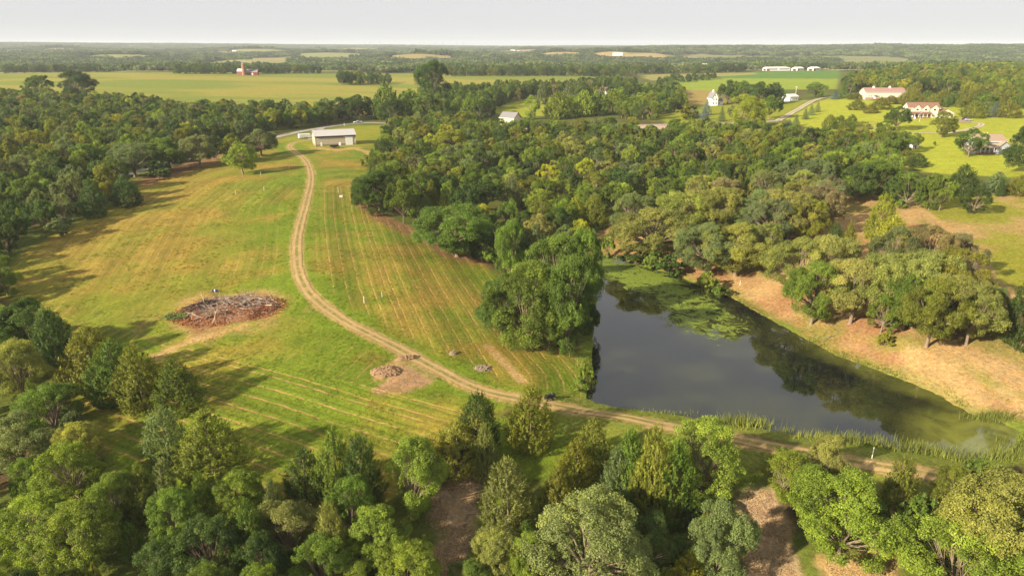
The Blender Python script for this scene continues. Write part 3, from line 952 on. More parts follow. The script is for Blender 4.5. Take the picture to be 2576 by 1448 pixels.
for i in range(5):
    V, F, sh, Ls = crown_broad(100 + i, 30, 16, 50, .9, .10, .0125, 0, (.095, .145), (.74, .95))
    proto('oak', V, F, sh, *trunk_broad(Ls, i, .028, .17))
for i in range(6):
    V, F, sh, Ls = crown_broad(200 + i, 20, 16, 50, 1.0, .06, .0145, .06, (.11, .18), (.66, .86))
    proto('broad', V, F, sh, *trunk_broad(Ls, i, .021, .10))
for i in range(5):
    V, F, sh = crown_cedar(300 + i, 620, 17, (.26 + .02 * i, (.5, .62, .55, .72, .6)[i]), .26, .026)
    proto('cedar', V, F, sh, *tubes([((0, 0, -.03), (0, 0, .85), .028, .006)]))
for i in range(2):
    V, F, sh = crown_spruce(400 + i)
    proto('spruce', V, F, sh, *tubes([((0, 0, -.03), (0, 0, .95), .022, .004)]))
for i in range(3):
    V, F, sh = crown_cedar(500 + i, 420, 15, (.38, .55), .55, .026, 1.4)
    proto('poplar', V, F, sh, *tubes([((0, 0, -.03), (0, 0, .9), .022, .005)]))
for i in range(3):
    V, F, sh, Ls = crown_broad(600 + i, 9, 13, 34, .9, .0, .036, .2)
    proto('shrub', V, F, sh, *trunk_broad(Ls, i, .018, .02))
for i in range(2):
    sg = bare_segs(700 + i)
    big = [s for s in sg if s[2] > .006]; small = [s for s in sg if s[2] <= .006]
    tV, tF = tubes(big, 5)
    g = np.random.default_rng(i)
    C = np.array([s[1] for s in small for _ in range(2)]) + g.normal(0, .02, (2 * len(small), 3))
    al = np.array([np.array(s[1]) - np.array(s[0]) for s in small for _ in range(2)])
    V, F = cards(C, sph(g, len(C)), np.full(len(C), .035), .07, g, unit(al + 1e-4))
    proto('bare', V, F, g.random(len(C)), tV, tF, 'deadwood')

for i in range(2):
    V, F, sh, Ls = crown_broad(120 + i, 32, 20, 78, .86, .17, .0085, 0, (.09, .145), (.76, .94))
    proto('oak_hi', V, F, sh, *trunk_broad(Ls, i, .028, .2))
    V, F, sh, Ls = crown_broad(220 + i, 28, 20, 80, 1.0, .04, .0092, .05, (.10, .165), (.68, .88))
    proto('broad_hi', V, F, sh, *trunk_broad(Ls, i, .021, .08))

KN = {'oak': ('oak_tree', 'oak'), 'broad': ('broadleaf_tree', 'broadleaf tree'), 'cedar': ('cedar_tree', 'cedar'), 'spruce': ('spruce_tree', 'spruce'),
      'poplar': ('poplar_tree', 'poplar'), 'shrub': ('shrub', 'shrub'), 'bare': ('bare_tree', 'bare tree')}
TINT = {'dk': ((.078, .126, .024), 'dark green'), 'md': ((.140, .202, .028), 'mid green'), 'lt': ((.225, .290, .034), 'light green'), 'yl': ((.330, .345, .030), 'yellow green'),
        'ol': ((.205, .218, .028), 'olive green'), 'pa': ((.270, .285, .066), 'pale green'), 'gy': ((.178, .218, .076), 'grey green'), 'bl': ((.160, .220, .172), 'blue grey'),
        'br': ((.265, .232, .100), 'brownish'), 'go': ((.48, .40, .03), 'golden yellow'), 'dd': ((.372, .279, .202), 'leafless grey')}
ZN = {'lw': 'in the large wood left of the mown field', 'bl': 'in the wood at the lower left', 'gr': 'in the grove below the pond dam', 'br': 'in the thicket at the lower right',
      'rw': 'in the wood between mown field and house lawns', 'tb': 'in the tree belt beyond the shed road', 'nb': 'in the wood behind the long red roofed barn',
      'pb': 'on the bare far bank of the pond', 'pc': 'in the clump between mown field and pond', 'ho': 'on the lawns around the houses', 'fe': 'along the right edge of the mown field',
      'sh': 'beside the road left of the tan shed', 'ce': 'on the lower left edge of the mown field', 'tr': 'beside the dirt track near the dam', 'ps': 'at the water edge of the pond',
      'fl': 'along the far edge of the crop fields', 'dr': 'beside the gravel drive among the houses', 'pm': 'on the pasture right of the pond'}
TREES = []
def add(kind, x, y, h, w, tint, zone, z=None):
    TREES.append(dict(k=kind, x=x, y=y, z=H(x, y)[0] if z is None else z, h=h, w=w, t=tint, zn=zone))

def T(xc, yt, yb, wp, kind, tint, zone):
    """a tree by its foot, its top and its width in the picture, put on the ground at real size"""
    p = P1(xc, yb)
    a, b, c = ray(xc, yt)
    f = p.y * cP - (p.z - CAMZ) * sP
    k = p.y / float(b)
    h = CAMZ + k * float(c) - p.z
    if kind in ('oak', 'broad', 'shrub'):                  # a wide crown's far shoulder shows above its middle
        dl = math.atan2(CAMZ - p.z, math.hypot(p.x, p.y)); full = h * math.cos(dl); wr = wp * f / FD / 2
        lo, hi = .3 * h, h
        for _ in range(24):
            m_ = (lo + hi) / 2
            if .55 * m_ * math.cos(dl) + math.hypot(wr * math.sin(dl), .45 * m_ * math.cos(dl)) > full: hi = m_
            else: lo = m_
        h = lo
    wm_ = wp * f / FD
    if kind == 'oak': wm_ = max(wm_, .95 * h); h = min(h, 15)
    elif kind == 'broad' and zone not in ('pc', 'ho', 'pm'): wm_ = max(wm_, .72 * h)
    add(kind, p.x, p.y, max(h, 1.0), wm_, tint, zone, p.z)

for a in [
 # lower left edge cedars
(240,822,968,155,'cedar','ol','ce'),(292,858,1006,140,'cedar','md','ce'),(364,868,1022,132,'cedar','ol','ce'),(455,902,1024,128,'cedar','md','ce'),
 (432,1022,1168,125,'cedar','gy','ce'),(537,1030,1190,170,'cedar','ol','ce'),
 (95,748,900,150,'broad','dk','bl'),(150,775,930,110,'cedar','dk','bl'),(60,855,1010,150,'broad','pa','bl'),(30,770,900,120,'broad','md','bl'),
 (140,960,1090,170,'broad','md','bl'),(70,1030,1180,170,'broad','gy','bl'),(200,1060,1180,120,'broad','pa','bl'),(190,1110,1260,150,'broad','lt','bl'),
 (90,1240,1400,200,'broad','lt','bl'),(210,1250,1430,190,'broad','lt','bl'),(300,1180,1330,130,'broad','lt','bl'),(420,1160,1290,80,'cedar','gy','bl'),
 (365,1170,1300,90,'cedar','ol','bl'),(520,1190,1320,70,'cedar','md','bl'),(600,1180,1320,150,'broad','lt','bl'),(700,1200,1330,60,'cedar','gy','bl'),
 (640,1260,1420,110,'cedar','md','bl'),(450,1220,1380,130,'broad','md','bl'),(720,1240,1400,180,'broad','pa','bl'),(850,1270,1430,90,'cedar','pa','bl'),
 (540,1290,1460,180,'broad','dk','bl'),(660,1330,1490,150,'broad','dk','bl'),(410,1340,1480,170,'broad','dk','bl'),(820,1340,1500,170,'broad','md','bl'),
 (960,1260,1420,160,'broad','lt','bl'),(1020,1340,1490,170,'broad','lt','bl'),(480,1425,1520,110,'broad','go','bl'),(900,1390,1520,150,'broad','lt','bl'),
 (770,1130,1250,110,'cedar','dk','bl'),
 (850,1068,1245,120,'cedar','md','tr'),(915,1090,1270,110,'cedar','dk','tr'),(1043,1085,1290,185,'broad','lt','tr'),(1200,990,1130,110,'cedar','dk','tr'),
 (1150,1060,1172,150,'cedar','ol','tr'),(1224,1068,1197,68,'cedar','pa','tr'),(1335,976,1118,140,'cedar','ol','tr'),
 # grove below the dam
 (1490,1053,1165,95,'cedar','ol','gr'),(1448,1105,1215,110,'cedar','ol','gr'),(1280,1150,1315,130,'cedar','pa','gr'),(1312,1212,1315,62,'cedar','yl','gr'),
 (1478,1212,1500,310,'oak','gy','gr'),(1250,1308,1440,150,'broad','pa','gr'),(1590,1082,1262,115,'cedar','md','gr'),(1645,1075,1295,125,'cedar','ol','gr'),
 (1555,1125,1262,95,'cedar','gy','gr'),(1690,1108,1305,115,'cedar','md','gr'),(1757,1046,1235,190,'broad','lt','gr'),(1770,1225,1310,120,'shrub','dk','gr'),
 (1798,1248,1465,165,'broad','gy','gr'),(1725,1388,1490,100,'cedar','yl','gr'),(1640,1270,1420,150,'broad','dk','gr'),(1330,1330,1470,120,'broad','lt','gr'),
 (1400,1180,1300,90,'cedar','ol','gr'),(1180,1400,1520,130,'broad','md','gr'),
 # lower right
 (2087,1090,1205,110,'broad','pa','br'),(1970,1122,1245,165,'broad','lt','br'),(2030,1160,1300,110,'broad','lt','br'),(2110,1163,1400,265,'broad','lt','br'),
 (2255,1152,1295,105,'cedar','ol','br'),(2372,1163,1280,95,'broad','ol','br'),(2500,1165,1470,290,'oak','pa','br'),(2390,1290,1520,280,'broad','lt','br'),
 (2440,1150,1260,90,'shrub','md','br'),(2570,1190,1420,200,'oak','pa','br'),(2180,1240,1350,100,'broad','md','br'),(2300,1240,1400,120,'shrub','md','br'),(2540,1370,1560,220,'broad','lt','br'),
 # clump between field and pond
 (1285,552,720,95,'broad','md','pc'),(1400,588,800,175,'broad','md','pc'),(1452,575,800,120,'broad','md','pc'),(1330,655,872,195,'broad','md','pc'),
 (1425,640,884,160,'broad','md','pc'),(1262,700,850,115,'broad','dk','pc'),(1380,740,880,110,'broad','md','pc'),(1458,720,850,100,'broad','dk','pc'),
 # right edge of the field
 (1150,468,645,205,'oak','md','fe'),(1212,556,658,85,'broad','dk','fe'),(955,428,535,135,'broad','dk','fe'),(1015,452,562,85,'broad','md','fe'),(925,440,522,90,'broad','dk','fe'),
 (1085,530,620,70,'broad','dk','fe'),(990,405,500,110,'broad','md','fe'),(1250,600,670,70,'shrub','md','fe'),
 # far bank oaks
 (1640,430,646,135,'oak','pa','pb'),(1703,432,602,120,'oak','pa','pb'),(1592,468,600,90,'oak','gy','pb'),
 (1772,518,690,125,'oak','gy','pb'),(1850,503,694,135,'oak','pa','pb'),(1912,558,672,100,'oak','pa','pb'),
 (1900,455,600,120,'oak','gy','pb'),(1980,449,605,130,'oak','pa','pb'),(2062,454,586,115,'oak','br','pb'),(1935,500,622,105,'oak','gy','pb'),(2030,500,610,95,'oak','ol','pb'),(1790,465,590,120,'oak','pa','pb'),
 (2000,575,742,112,'oak','pa','pb'),(2085,585,742,120,'oak','pa','pb'),(2040,650,815,122,'oak','md','pb'),(2138,650,814,116,'oak','pa','pb'),(2222,630,802,128,'oak','pa','pb'),(2215,752,836,72,'oak','md','pb'),
 (2320,614,800,132,'oak','pa','pb'),(2392,625,792,120,'oak','ol','pb'),(2330,700,872,142,'oak','ol','pb'),(2430,715,866,132,'oak','pa','pb'),(2382,690,852,112,'oak','pa','pb'),(2482,720,832,92,'oak','gy','pb'),
 (2242,570,702,112,'oak','gy','pb'),(2320,568,706,122,'oak','br','pb'),(2392,585,712,102,'oak','br','pb'),(2270,690,830,95,'oak','md','pb'),
 (2212,490,602,78,'cedar','yl','pb'),(2240,545,642,105,'cedar','yl','pb'),(2127,556,662,48,'cedar','ol','pb'),(2090,560,652,55,'cedar','dk','pb'),(2572,690,870,115,'cedar','dk','pb'),
 (2480,790,850,60,'shrub','ol','pb'),(2225,835,870,40,'shrub','yl','pb'),
 (1602,608,668,92,'shrub','dk','ps'),(1640,625,676,60,'shrub','md','ps'),(1683,635,692,80,'shrub','dk','ps'),(1778,682,740,60,'shrub','lt','ps'),(1810,715,755,50,'shrub','md','ps'),
 (1530,590,650,40,'shrub','lt','ps'),(1730,560,650,55,'broad','dk','ps'),(1470,905,962,40,'shrub','lt','ps'),(1458,945,985,50,'shrub','lt','ps'),
 (2447,468,538,72,'broad','dk','pm'),(2336,436,527,62,'broad','md','pm'),(2362,440,530,60,'broad','md','pm'),(2280,432,522,85,'broad','md','pm'),(2250,440,515,70,'broad','dk','pm'),
 (2505,432,482,100,'spruce','gy','pm'),(2420,415,490,80,'cedar','dk','pm'),(2190,400,500,130,'broad','md','pm'),(2150,410,505,90,'broad','dk','pm'),(2560,440,490,70,'cedar','ol','pm'),
 # beside the shed road
 (612,356,438,82,'oak','lt','sh'),(658,325,394,90,'oak','gy','sh'),(595,335,410,70,'oak','ol','sh'),(505,325,420,100,'oak','gy','sh'),(430,330,428,110,'oak','md','sh'),
 (340,345,445,120,'oak','gy','sh'),(320,440,517,80,'cedar','dk','sh'),(352,490,512,25,'shrub','br','sh'),(545,340,404,60,'broad','dk','sh'),(160,545,592,75,'shrub','gy','sh'),
 (20,640,742,100,'broad','md','lw'),(400,405,450,70,'shrub','dk','sh'),(240,450,545,70,'cedar','dk','sh'),
 (1140,325,395,100,'oak','ol','fe'),(925,390,420,45,'shrub','ol','fe'),
 # tree belt and houses
 (1090,152,262,92,'broad','dk','tb'),(1035,225,295,70,'poplar','lt','tb'),(1185,235,300,60,'poplar','lt','tb'),(1170,280,330,70,'oak','ol','tb'),(985,250,310,75,'broad','dk','tb'),
 (905,238,300,70,'broad','dk','tb'),(1075,235,300,80,'broad','md','tb'),(975,210,300,70,'poplar','md','tb'),(860,245,302,80,'broad','dk','tb'),
 (1365,210,262,30,'poplar','gy','tb'),(1392,205,250,26,'bare','dd','tb'),(1455,200,245,40,'bare','dd','tb'),(1488,196,243,30,'bare','dd','tb'),(1432,205,252,30,'poplar','gy','tb'),(1440,240,285,75,'poplar','lt','tb'),
 (1405,232,298,80,'poplar','lt','tb'),(1470,228,292,70,'poplar','lt','tb'),(1540,225,285,80,'poplar','lt','tb'),(1500,238,290,60,'poplar','md','tb'),(1335,240,300,45,'broad','lt','ho'),(1590,210,262,60,'broad','dk','tb'),
 (1830,202,262,60,'broad','dk','dr'),(1868,204,262,70,'broad','md','dr'),(1908,206,266,70,'broad','dk','dr'),(1948,208,262,55,'poplar','dk','dr'),(1868,238,330,112,'broad','yl','dr'),
 (1935,240,300,60,'broad','md','dr'),(1775,250,290,35,'spruce','bl','dr'),(1745,268,296,40,'spruce','bl','dr'),(1772,268,302,25,'spruce','bl','dr'),(1728,262,300,55,'shrub','ol','dr'),(1815,268,305,25,'spruce','gy','dr'),(1840,265,300,22,'spruce','gy','dr'),
 (2050,207,246,55,'broad','md','dr'),(2100,226,250,30,'spruce','bl','dr'),(2120,228,248,28,'spruce','md','dr'),(1985,300,328,26,'spruce','bl','dr'),(2002,288,318,26,'spruce','gy','dr'),(2025,272,300,24,'spruce','gy','dr'),(2040,262,290,22,'spruce','gy','dr'),(2055,255,282,20,'spruce','gy','dr'),
 (2150,233,250,45,'cedar','ol','ho'),(2155,250,276,50,'cedar','ol','ho'),(2215,245,275,55,'cedar','ol','ho'),(2280,230,262,55,'cedar','ol','ho'),(2290,252,272,45,'cedar','md','ho'),(2250,268,330,65,'broad','dk','ho'),
 (2345,235,268,45,'cedar','ol','ho'),(2395,230,262,50,'cedar','md','ho'),(2445,255,296,60,'cedar','ol','ho'),(2370,280,345,62,'broad','ol','ho'),(2500,256,294,38,'spruce','bl','ho'),(2530,254,295,66,'cedar','ol','ho'),
 (2560,240,272,60,'cedar','md','ho'),(2480,235,285,60,'broad','md','ho'),(2435,322,395,70,'broad','md','ho'),(2576,315,440,100,'broad','dk','ho'),(2350,354,367,8,'broad','md','ho'),(2308,385,420,52,'cedar','dk','ho'),
 (2240,375,412,60,'cedar','ol','ho'),(2275,378,414,62,'cedar','ol','ho'),(2230,330,395,70,'broad','md','ho'),(2265,330,385,60,'broad','md','ho'),(2190,300,345,60,'bare','dd','ho'),(2110,290,325,40,'cedar','md','ho'),(2085,288,322,40,'cedar','ol','ho'),(2140,288,320,40,'cedar','md','ho'),
 (1266,302,334,34,'broad','lt','rw'),(1306,300,334,36,'broad','md','rw'),(1287,311,335,26,'broad','lt','rw'),(1235,298,330,36,'broad','md','rw'),(1650,322,348,40,'broad','md','rw'),(1612,326,350,34,'broad','lt','rw'),
 (2300,224,259,40,'cedar','ol','nb'),(2330,228,261,42,'cedar','md','nb'),(2372,225,259,46,'cedar','ol','nb'),(2420,223,260,50,'cedar','ol','nb'),(2470,226,264,52,'cedar','md','nb'),(2512,228,264,52,'cedar','ol','nb'),(2552,228,264,56,'cedar','ol','nb'),
 (2190,262,285,38,'cedar','ol','ho'),(2240,240,262,36,'cedar','ol','ho'),(2130,300,330,42,'cedar','ol','ho'),(2165,305,338,45,'broad','ol','ho'),(2225,300,345,50,'broad','md','ho'),
 (1685,220,232,14,'broad','dk','dr'),(1720,218,228,10,'broad','dk','dr'),
 # left crop field trees
 (195,178,250,110,'broad','dk','lw'),(105,190,250,70,'broad','dk','lw'),(1290,440,520,50,'cedar','gy','rw'),(1265,480,520,30,'bare','dd','rw'),(1448,495,560,60,'cedar','yl','rw'),(1495,490,570,70,'cedar','ol','rw'),
 (1420,500,580,70,'broad','lt','rw'),(1385,450,500,50,'broad','yl','rw'),(1360,475,540,80,'broad','lt','rw'),
]:
    T(*a)

# ---- woods: fill each with trees of mixed kind, spaced by their crowns
ROADP = [(ROAD[::2], 5.0), (TRACK[::4], 4.0)]
CLEAR = [polyP(p) for p in ([(1240,285),(1300,252),(1430,240),(1445,262),(1420,286),(1300,300)], [(1255,318),(1262,298),(1302,298),(1308,318)], [(1590,352),(1600,334),(1690,330),(1690,348)],
                            [(1495,250),(1500,232),(1540,232),(1545,248)], [(2360,262),(2410,225),(2440,262)], Z_['lawnA'], Z_['lawnB'], Z_['lawnD'], Z_['trail'])]
def fill(zone, poly, sp, kinds, tints, hr, wr, seed, clear=True, clump=0):
    g = random.Random(seed)
    q = polyP(poly) if not isinstance(poly, np.ndarray) else poly
    x0, y0 = q.min(0); x1, y1 = q.max(0)
    cell = {}
    for t in TREES:
        cell.setdefault((int(t['x'] // 10), int(t['y'] // 10)), []).append((t['x'], t['y'], t['w'] * .36))
    area = (x1 - x0) * (y1 - y0)
    n = int(area / (sp * sp) * 3.2)
    X = np.array([g.uniform(x0, x1) for _ in range(n)]); Y = np.array([g.uniform(y0, y1) for _ in range(n)])
    ok = sdist(q, X, Y) > .5
    for ln, w in ROADP: ok &= ldist(ln, X, Y)[0] > w
    if clear:
        for cpoly in CLEAR: ok &= sdist(cpoly, X, Y) < -2
    if clump: ok &= fbm(X, Y, 25, seed) > clump
    X, Y = X[ok], Y[ok]; Zv = H(X, Y)
    for xx, yy, zz in zip(X, Y, Zv):
        k = g.choices(list(kinds), list(kinds.values()))[0]
        sc_ = {'shrub': .5, 'cedar': .72}.get(k, 1)
        r = sp * .5 * sc_
        bad = False
        ci, cj = int(xx // 10), int(yy // 10)
        for i in (ci - 1, ci, ci + 1):
            for j in (cj - 1, cj, cj + 1):
                for (ax, ay, ar) in cell.get((i, j), ()):
                    if (ax - xx) ** 2 + (ay - yy) ** 2 < (ar + r) ** 2: bad = True; break
                if bad: break
            if bad: break
        if bad: continue
        h = g.uniform(*hr) * {'shrub': .35, 'cedar': .72, 'bare': .8}.get(k, 1)
        w = h * g.uniform(*wr) * {'cedar': .75, 'oak': 1.2, 'shrub': 1.5, 'poplar': .6, 'bare': .6}.get(k, 1)
        t = 'dd' if k == 'bare' else g.choices(list(tints), list(tints.values()))[0]
        add(k, xx, yy, h, w, t, zone, zz)
        cell.setdefault((ci, cj), []).append((xx, yy, r))

fill('lw', [(-150,820),(-150,252),(100,258),(300,268),(470,290),(600,293),(800,293),(950,292),(985,300),(900,303),(700,330),(580,358),(460,392),(350,425),(290,505),(185,562),(50,628),(-20,720)],
     7.0, {'broad': 5, 'oak': 4, 'cedar': .8, 'bare': .3, 'shrub': .3}, {'dk': 4, 'md': 4, 'ol': 3, 'gy': 2.5, 'lt': 1.2, 'yl': .3, 'br': .35}, (10, 15), (.6, .8), 1)
fill('bl', [(-150,870),(60,870),(150,930),(185,1040),(240,1150),(330,1240),(420,1275),(640,1305),(760,1320),(900,1335),(1000,1370),(1050,1440),(1060,1560),(600,1640),(-150,1640)],
     5.4, {'broad': 4, 'cedar': 4, 'oak': .6, 'bare': .2}, {'dk': 3, 'md': 4, 'lt': 1.6, 'ol': 1.4, 'gy': 1.6, 'pa': 1, 'yl': .4}, (6.5, 10.5), (.6, .78), 2)
fill('gr', [(1240,1400),(1420,1300),(1700,1310),(1840,1360),(1840,1580),(1220,1580)], 4.6, {'broad': 3, 'cedar': 4}, {'dk': 2, 'md': 3, 'ol': 3, 'gy': 1, 'lt': 1}, (5.5, 8.5), (.6, .8), 3)
fill('br', [(1990,1310),(2200,1320),(2330,1290),(2640,1290),(2640,1580),(2300,1560),(2280,1400),(2230,1370),(2000,1380)], 5, {'broad': 4, 'shrub': 2, 'cedar': 1}, {'md': 3, 'lt': 3, 'pa': 1.5, 'ol': 1}, (5, 9), (.65, .85), 4)
fill('rw', [(985,330),(935,430),(940,515),(1065,582),(1215,648),(1260,660),(1470,640),(1500,575),(1560,525),(1700,505),(1950,478),(2120,462),(2230,470),(2255,452),(2215,425),(2195,392),
            (2060,368),(1950,352),(1720,346),(1600,338),(1450,338),(1240,335),(1180,318),(1100,306)],
     7.4, {'broad': 5, 'oak': 3.2, 'cedar': 1.6, 'poplar': .15, 'bare': .3, 'shrub': .5}, {'dk': 3.4, 'md': 5, 'lt': 2.2, 'yl': .5, 'ol': 2.6, 'gy': 1.4, 'pa': 1.2}, (8, 12), (.72, .92), 5)
fill('rw', [(1100,308),(1180,318),(1240,328),(1450,330),(1600,328),(1720,330),(1960,336),(1970,352),(1720,347),(1600,339),(1450,339),(1240,337),(1120,318)], 6.0,
     {'broad': 5, 'shrub': 2, 'cedar': 1.2, 'oak': 1}, {'dk': 2, 'md': 4, 'lt': 2.5, 'ol': 2, 'yl': .6}, (6, 9.5), (.75, 1.0), 31)
fill('rw', [(2060,370),(2195,396),(2290,404),(2305,372),(2262,345),(2200,336),(2120,334),(2070,345)], 6.5, {'broad': 4, 'cedar': 3, 'shrub': 1}, {'ol': 4, 'md': 3, 'lt': 1.5, 'dk': 1}, (6, 9.5), (.75, .95), 32, False)
fill('tb', [(940,300),(1050,270),(1130,245),(1250,238),(1400,232),(1500,225),(1560,222),(1600,230),(1580,250),(1500,252),(1425,248),(1300,262),(1235,280),(1235,305),(1100,302)],
     7.2, {'broad': 6, 'oak': 1, 'poplar': 1}, {'dk': 4, 'md': 4, 'lt': 1, 'ol': .6}, (12, 17), (.5, .66), 6)
fill('tb', [(1560,240),(1700,228),(1720,262),(1740,300),(1640,306),(1560,300)], 7.5, {'broad': 5, 'oak': 2, 'cedar': 1}, {'dk': 3, 'md': 4, 'lt': 2, 'ol': 1.5}, (10, 14), (.6, .8), 16)
fill('nb', [(2110,238),(2130,215),(2180,198),(2640,185),(2640,262),(2450,252),(2380,240),(2300,242),(2180,228)],
     8.5, {'broad': 6, 'oak': 3, 'cedar': 1.4}, {'dk': 1.5, 'md': 3, 'ol': 4, 'yl': 1, 'lt': 1, 'br': .3}, (11, 16), (.6, .8), 7)
fill('ho', [(2260,262),(2440,262),(2640,262),(2640,275),(2300,270)], 9, {'cedar': 5, 'spruce': 1}, {'ol': 4, 'md': 2}, (9, 12), (.8, 1.0), 8, False)
fill('pb', [(1700,520),(2080,470),(2120,500),(2080,560),(1900,630),(1780,620)], 9, {'oak': 5, 'cedar': .6}, {'pa': 4, 'gy': 2, 'br': 1, 'ol': 1}, (10, 13), (.75, .95), 9)
fill('fl', [(1655,214),(1680,205),(1790,196),(1800,199),(1690,212),(1665,220)], 9, {'broad': 3, 'shrub': 2}, {'dk': 4, 'md': 2}, (7, 12), (.7, .9), 10, False)
fill('pm', [(2380,476),(2640,496),(2640,508),(2400,490)], 6, {'broad': 3, 'cedar': 2}, {'md': 3, 'ol': 3, 'dk': 1}, (6, 10), (.7, .9), 12, False)
for (px0, px1, r0, r1, sp, sd) in ((425, 700, 1380, 1440, 10, 21), (850, 975, 1000, 1060, 9, 22), (1125, 1600, 1240, 1330, 10, 23), (0, 240, 1640, 1760, 11, 24), (1560, 1760, 1400, 1500, 11, 25), (690, 800, 1400, 1450, 11, 26),
                                   (1760, 1880, 1450, 1540, 11, 27)):
    a0, a1 = Pr(px0, r0), Pr(px1, r0); b0, b1 = Pr(px0, r1), Pr(px1, r1)
    fill('fl', np.array([a0.xy[:], a1.xy[:], b1.xy[:], b0.xy[:]]), sp, {'broad': 6, 'oak': 1}, {'dk': 4, 'md': 3, 'ol': 1}, (11, 18), (.65, .85), sd, False)

# ---- which trees show: paint crowns from far to near into a small id buffer
BW, BH = 644, 362
buf = np.full((BH, BW), -1, int)
order = sorted(range(len(TREES)), key=lambda i: -TREES[i]['y'])
for i in order:
    t = TREES[i]
    cxp, cyp, f = proj(t['x'], t['y'], t['z'] + t['h'] * .55)
    if f <= 1: continue
    rx, ry = t['w'] * .5 * FD / f / 4, t['h'] * .46 * FD / f / 4
    cxp, cyp = cxp / 4, cyp / 4
    i0, i1 = max(int(cyp - ry), 0), min(int(cyp + ry) + 2, BH); j0, j1 = max(int(cxp - rx), 0), min(int(cxp + rx) + 2, BW)
    if i0 >= i1 or j0 >= j1: continue
    yy, xx = np.mgrid[i0:i1, j0:j1]
    m = ((xx + .5 - cxp) / max(rx, .6)) ** 2 + ((yy + .5 - cyp) / max(ry, .6)) ** 2 < 1
    buf[i0:i1, j0:j1][m] = i
ids, cnt = np.unique(buf[buf >= 0], return_counts=True)
for t in TREES: t['vis'] = 0
for i, n in zip(ids, cnt): TREES[i]['vis'] = int(n)

by_kind = {}
for i, t in enumerate(TREES): by_kind.setdefault(t['k'], []).append(i)
single, rest = [], []
for k, L in by_kind.items():
    L.sort(key=lambda i: -TREES[i]['vis'])
    for n, i in enumerate(L):
        (single if n < 290 and TREES[i]['vis'] >= 3 else rest).append(i)

for n, i in enumerate(single):
    t = TREES[i]
    rr_ = random.Random(i * 7 + 3)
    pw = t['w'] * FD / math.hypot(t['y'], CAMZ)
    cm, tm = rr_.choice(PROTO[t['k'] + '_hi' if t['k'] in ('oak', 'broad') and pw > 85 else t['k']])
    o = thing(KN[t['k']][0], '', '', (t['x'], t['y'], t['z'] - .1), rr_.uniform(0, 6.28))
    for nm, me in (('trunk', tm), ('crown', cm)):
        p = link(nm, me, None, o)
        p.scale = (t['w'], t['w'], t['h'])
        if nm == 'crown':
            b = TINT[t['t']][0]; q = rr_.uniform(.86, 1.16)
            p.color = (b[0] * q * rr_.uniform(.92, 1.1), b[1] * q, b[2] * q * rr_.uniform(.85, 1.15), 1)
            if t['k'] == 'bare': p.name = 'twigs'; p['kind'] = 'stuff'
    t['o'] = o
    q = rr_.uniform(.9, 1.12); o.scale = (q, 2 - q, 1); o.rotation_euler = (rr_.gauss(0, .03), rr_.gauss(0, .03), o.rotation_euler[2])

# ---- labels that single each tree out
ORD = ['first', 'second', 'third', 'fourth', 'fifth', 'sixth', 'seventh', 'eighth', 'ninth', 'tenth', 'eleventh', 'twelfth', 'thirteenth', 'fourteenth', 'fifteenth', 'sixteenth', 'seventeenth', 'eighteenth', 'nineteenth', 'twentieth']
PLU = {'oak': 'oaks', 'broad': 'broadleaf trees', 'cedar': 'cedars', 'spruce': 'spruces', 'poplar': 'poplars', 'shrub': 'shrubs', 'bare': 'bare trees'}
CAT = {'oak': 'tree', 'broad': 'tree', 'cedar': 'tree', 'spruce': 'tree', 'poplar': 'tree', 'shrub': 'shrub', 'bare': 'tree'}
lg = {}
for i in single: lg.setdefault((TREES[i]['zn'], TREES[i]['k'], TREES[i]['t']), []).append(i)
for (zn, k, tn_), L in lg.items():
    where, cw = ZN[zn], TINT[tn_][1]
    bands = [('', L)]
    if len(L) > 20:
        L.sort(key=lambda i: TREES[i]['y'])
        nbands = -(-len(L) // 18)
        names = {2: ['near', 'far'], 3: ['near', 'middle', 'far'], 4: ['nearest', 'nearer', 'farther', 'farthest'], 5: ['nearest', 'nearer', 'middle', 'farther', 'farthest']}[min(nbands, 5)]
        nbands = len(names)
        cuts = [round(j * len(L) / nbands) for j in range(nbands + 1)]
        bands = [(names[j] + ' ', L[cuts[j]:cuts[j + 1]]) for j in range(nbands)]
    for bn_, G in bands:
        G.sort(key=lambda i: proj(TREES[i]['x'], TREES[i]['y'], TREES[i]['z'])[0])
        for j, i in enumerate(G):
            if len(G) == 1:
                s = f"{cw} {bn_}{KN[k][1] if k != 'bare' else 'bare tree'} {where}"
                if cw.startswith('leafless'): s = f"leafless grey tree {where}"
            elif j == 0: s = f"leftmost {bn_}{cw} {KN[k][1]} {where}"
            elif j == len(G) - 1: s = f"rightmost {bn_}{cw} {KN[k][1]} {where}"
            else: s = f"{ORD[j] if j < 20 else str(j + 1) + 'th'} {bn_}{cw} {KN[k][1]} from left {where}"
            w = s.split()
            if len(w) > 16: s = ' '.join(w[:16])
            tag(TREES[i]['o'], s, CAT[k], PLU[k] + ' ' + where)

# ---- trees past counting and the far woods: instanced masses
def low_crown(seed, n, ls, kind='broad'):
    g = np.random.default_rng(seed)
    d = sph(g, n); d[:, 2] = np.abs(d[:, 2]) * 1.1 - .25; d = unit(d)
    lump = 1 + .16 * np.sin(d[:, 0] * 7 + seed) * np.sin(d[:, 1] * 6) + g.normal(0, .06, n)
    C = d * np.array((.46, .46, .42)) * lump[:, None] + np.array((0, 0, .57))
    Nn = unit(d + .55 * g.normal(size=(n, 3)))
    V, F = cards(C, Nn, g.uniform(.7, 1.3, n) * ls, .75, g)
    return V, F, np.clip(.35 + .3 * np.sin(d[:, 0] * 9 + seed) + g.normal(0, .18, n), 0, 1)

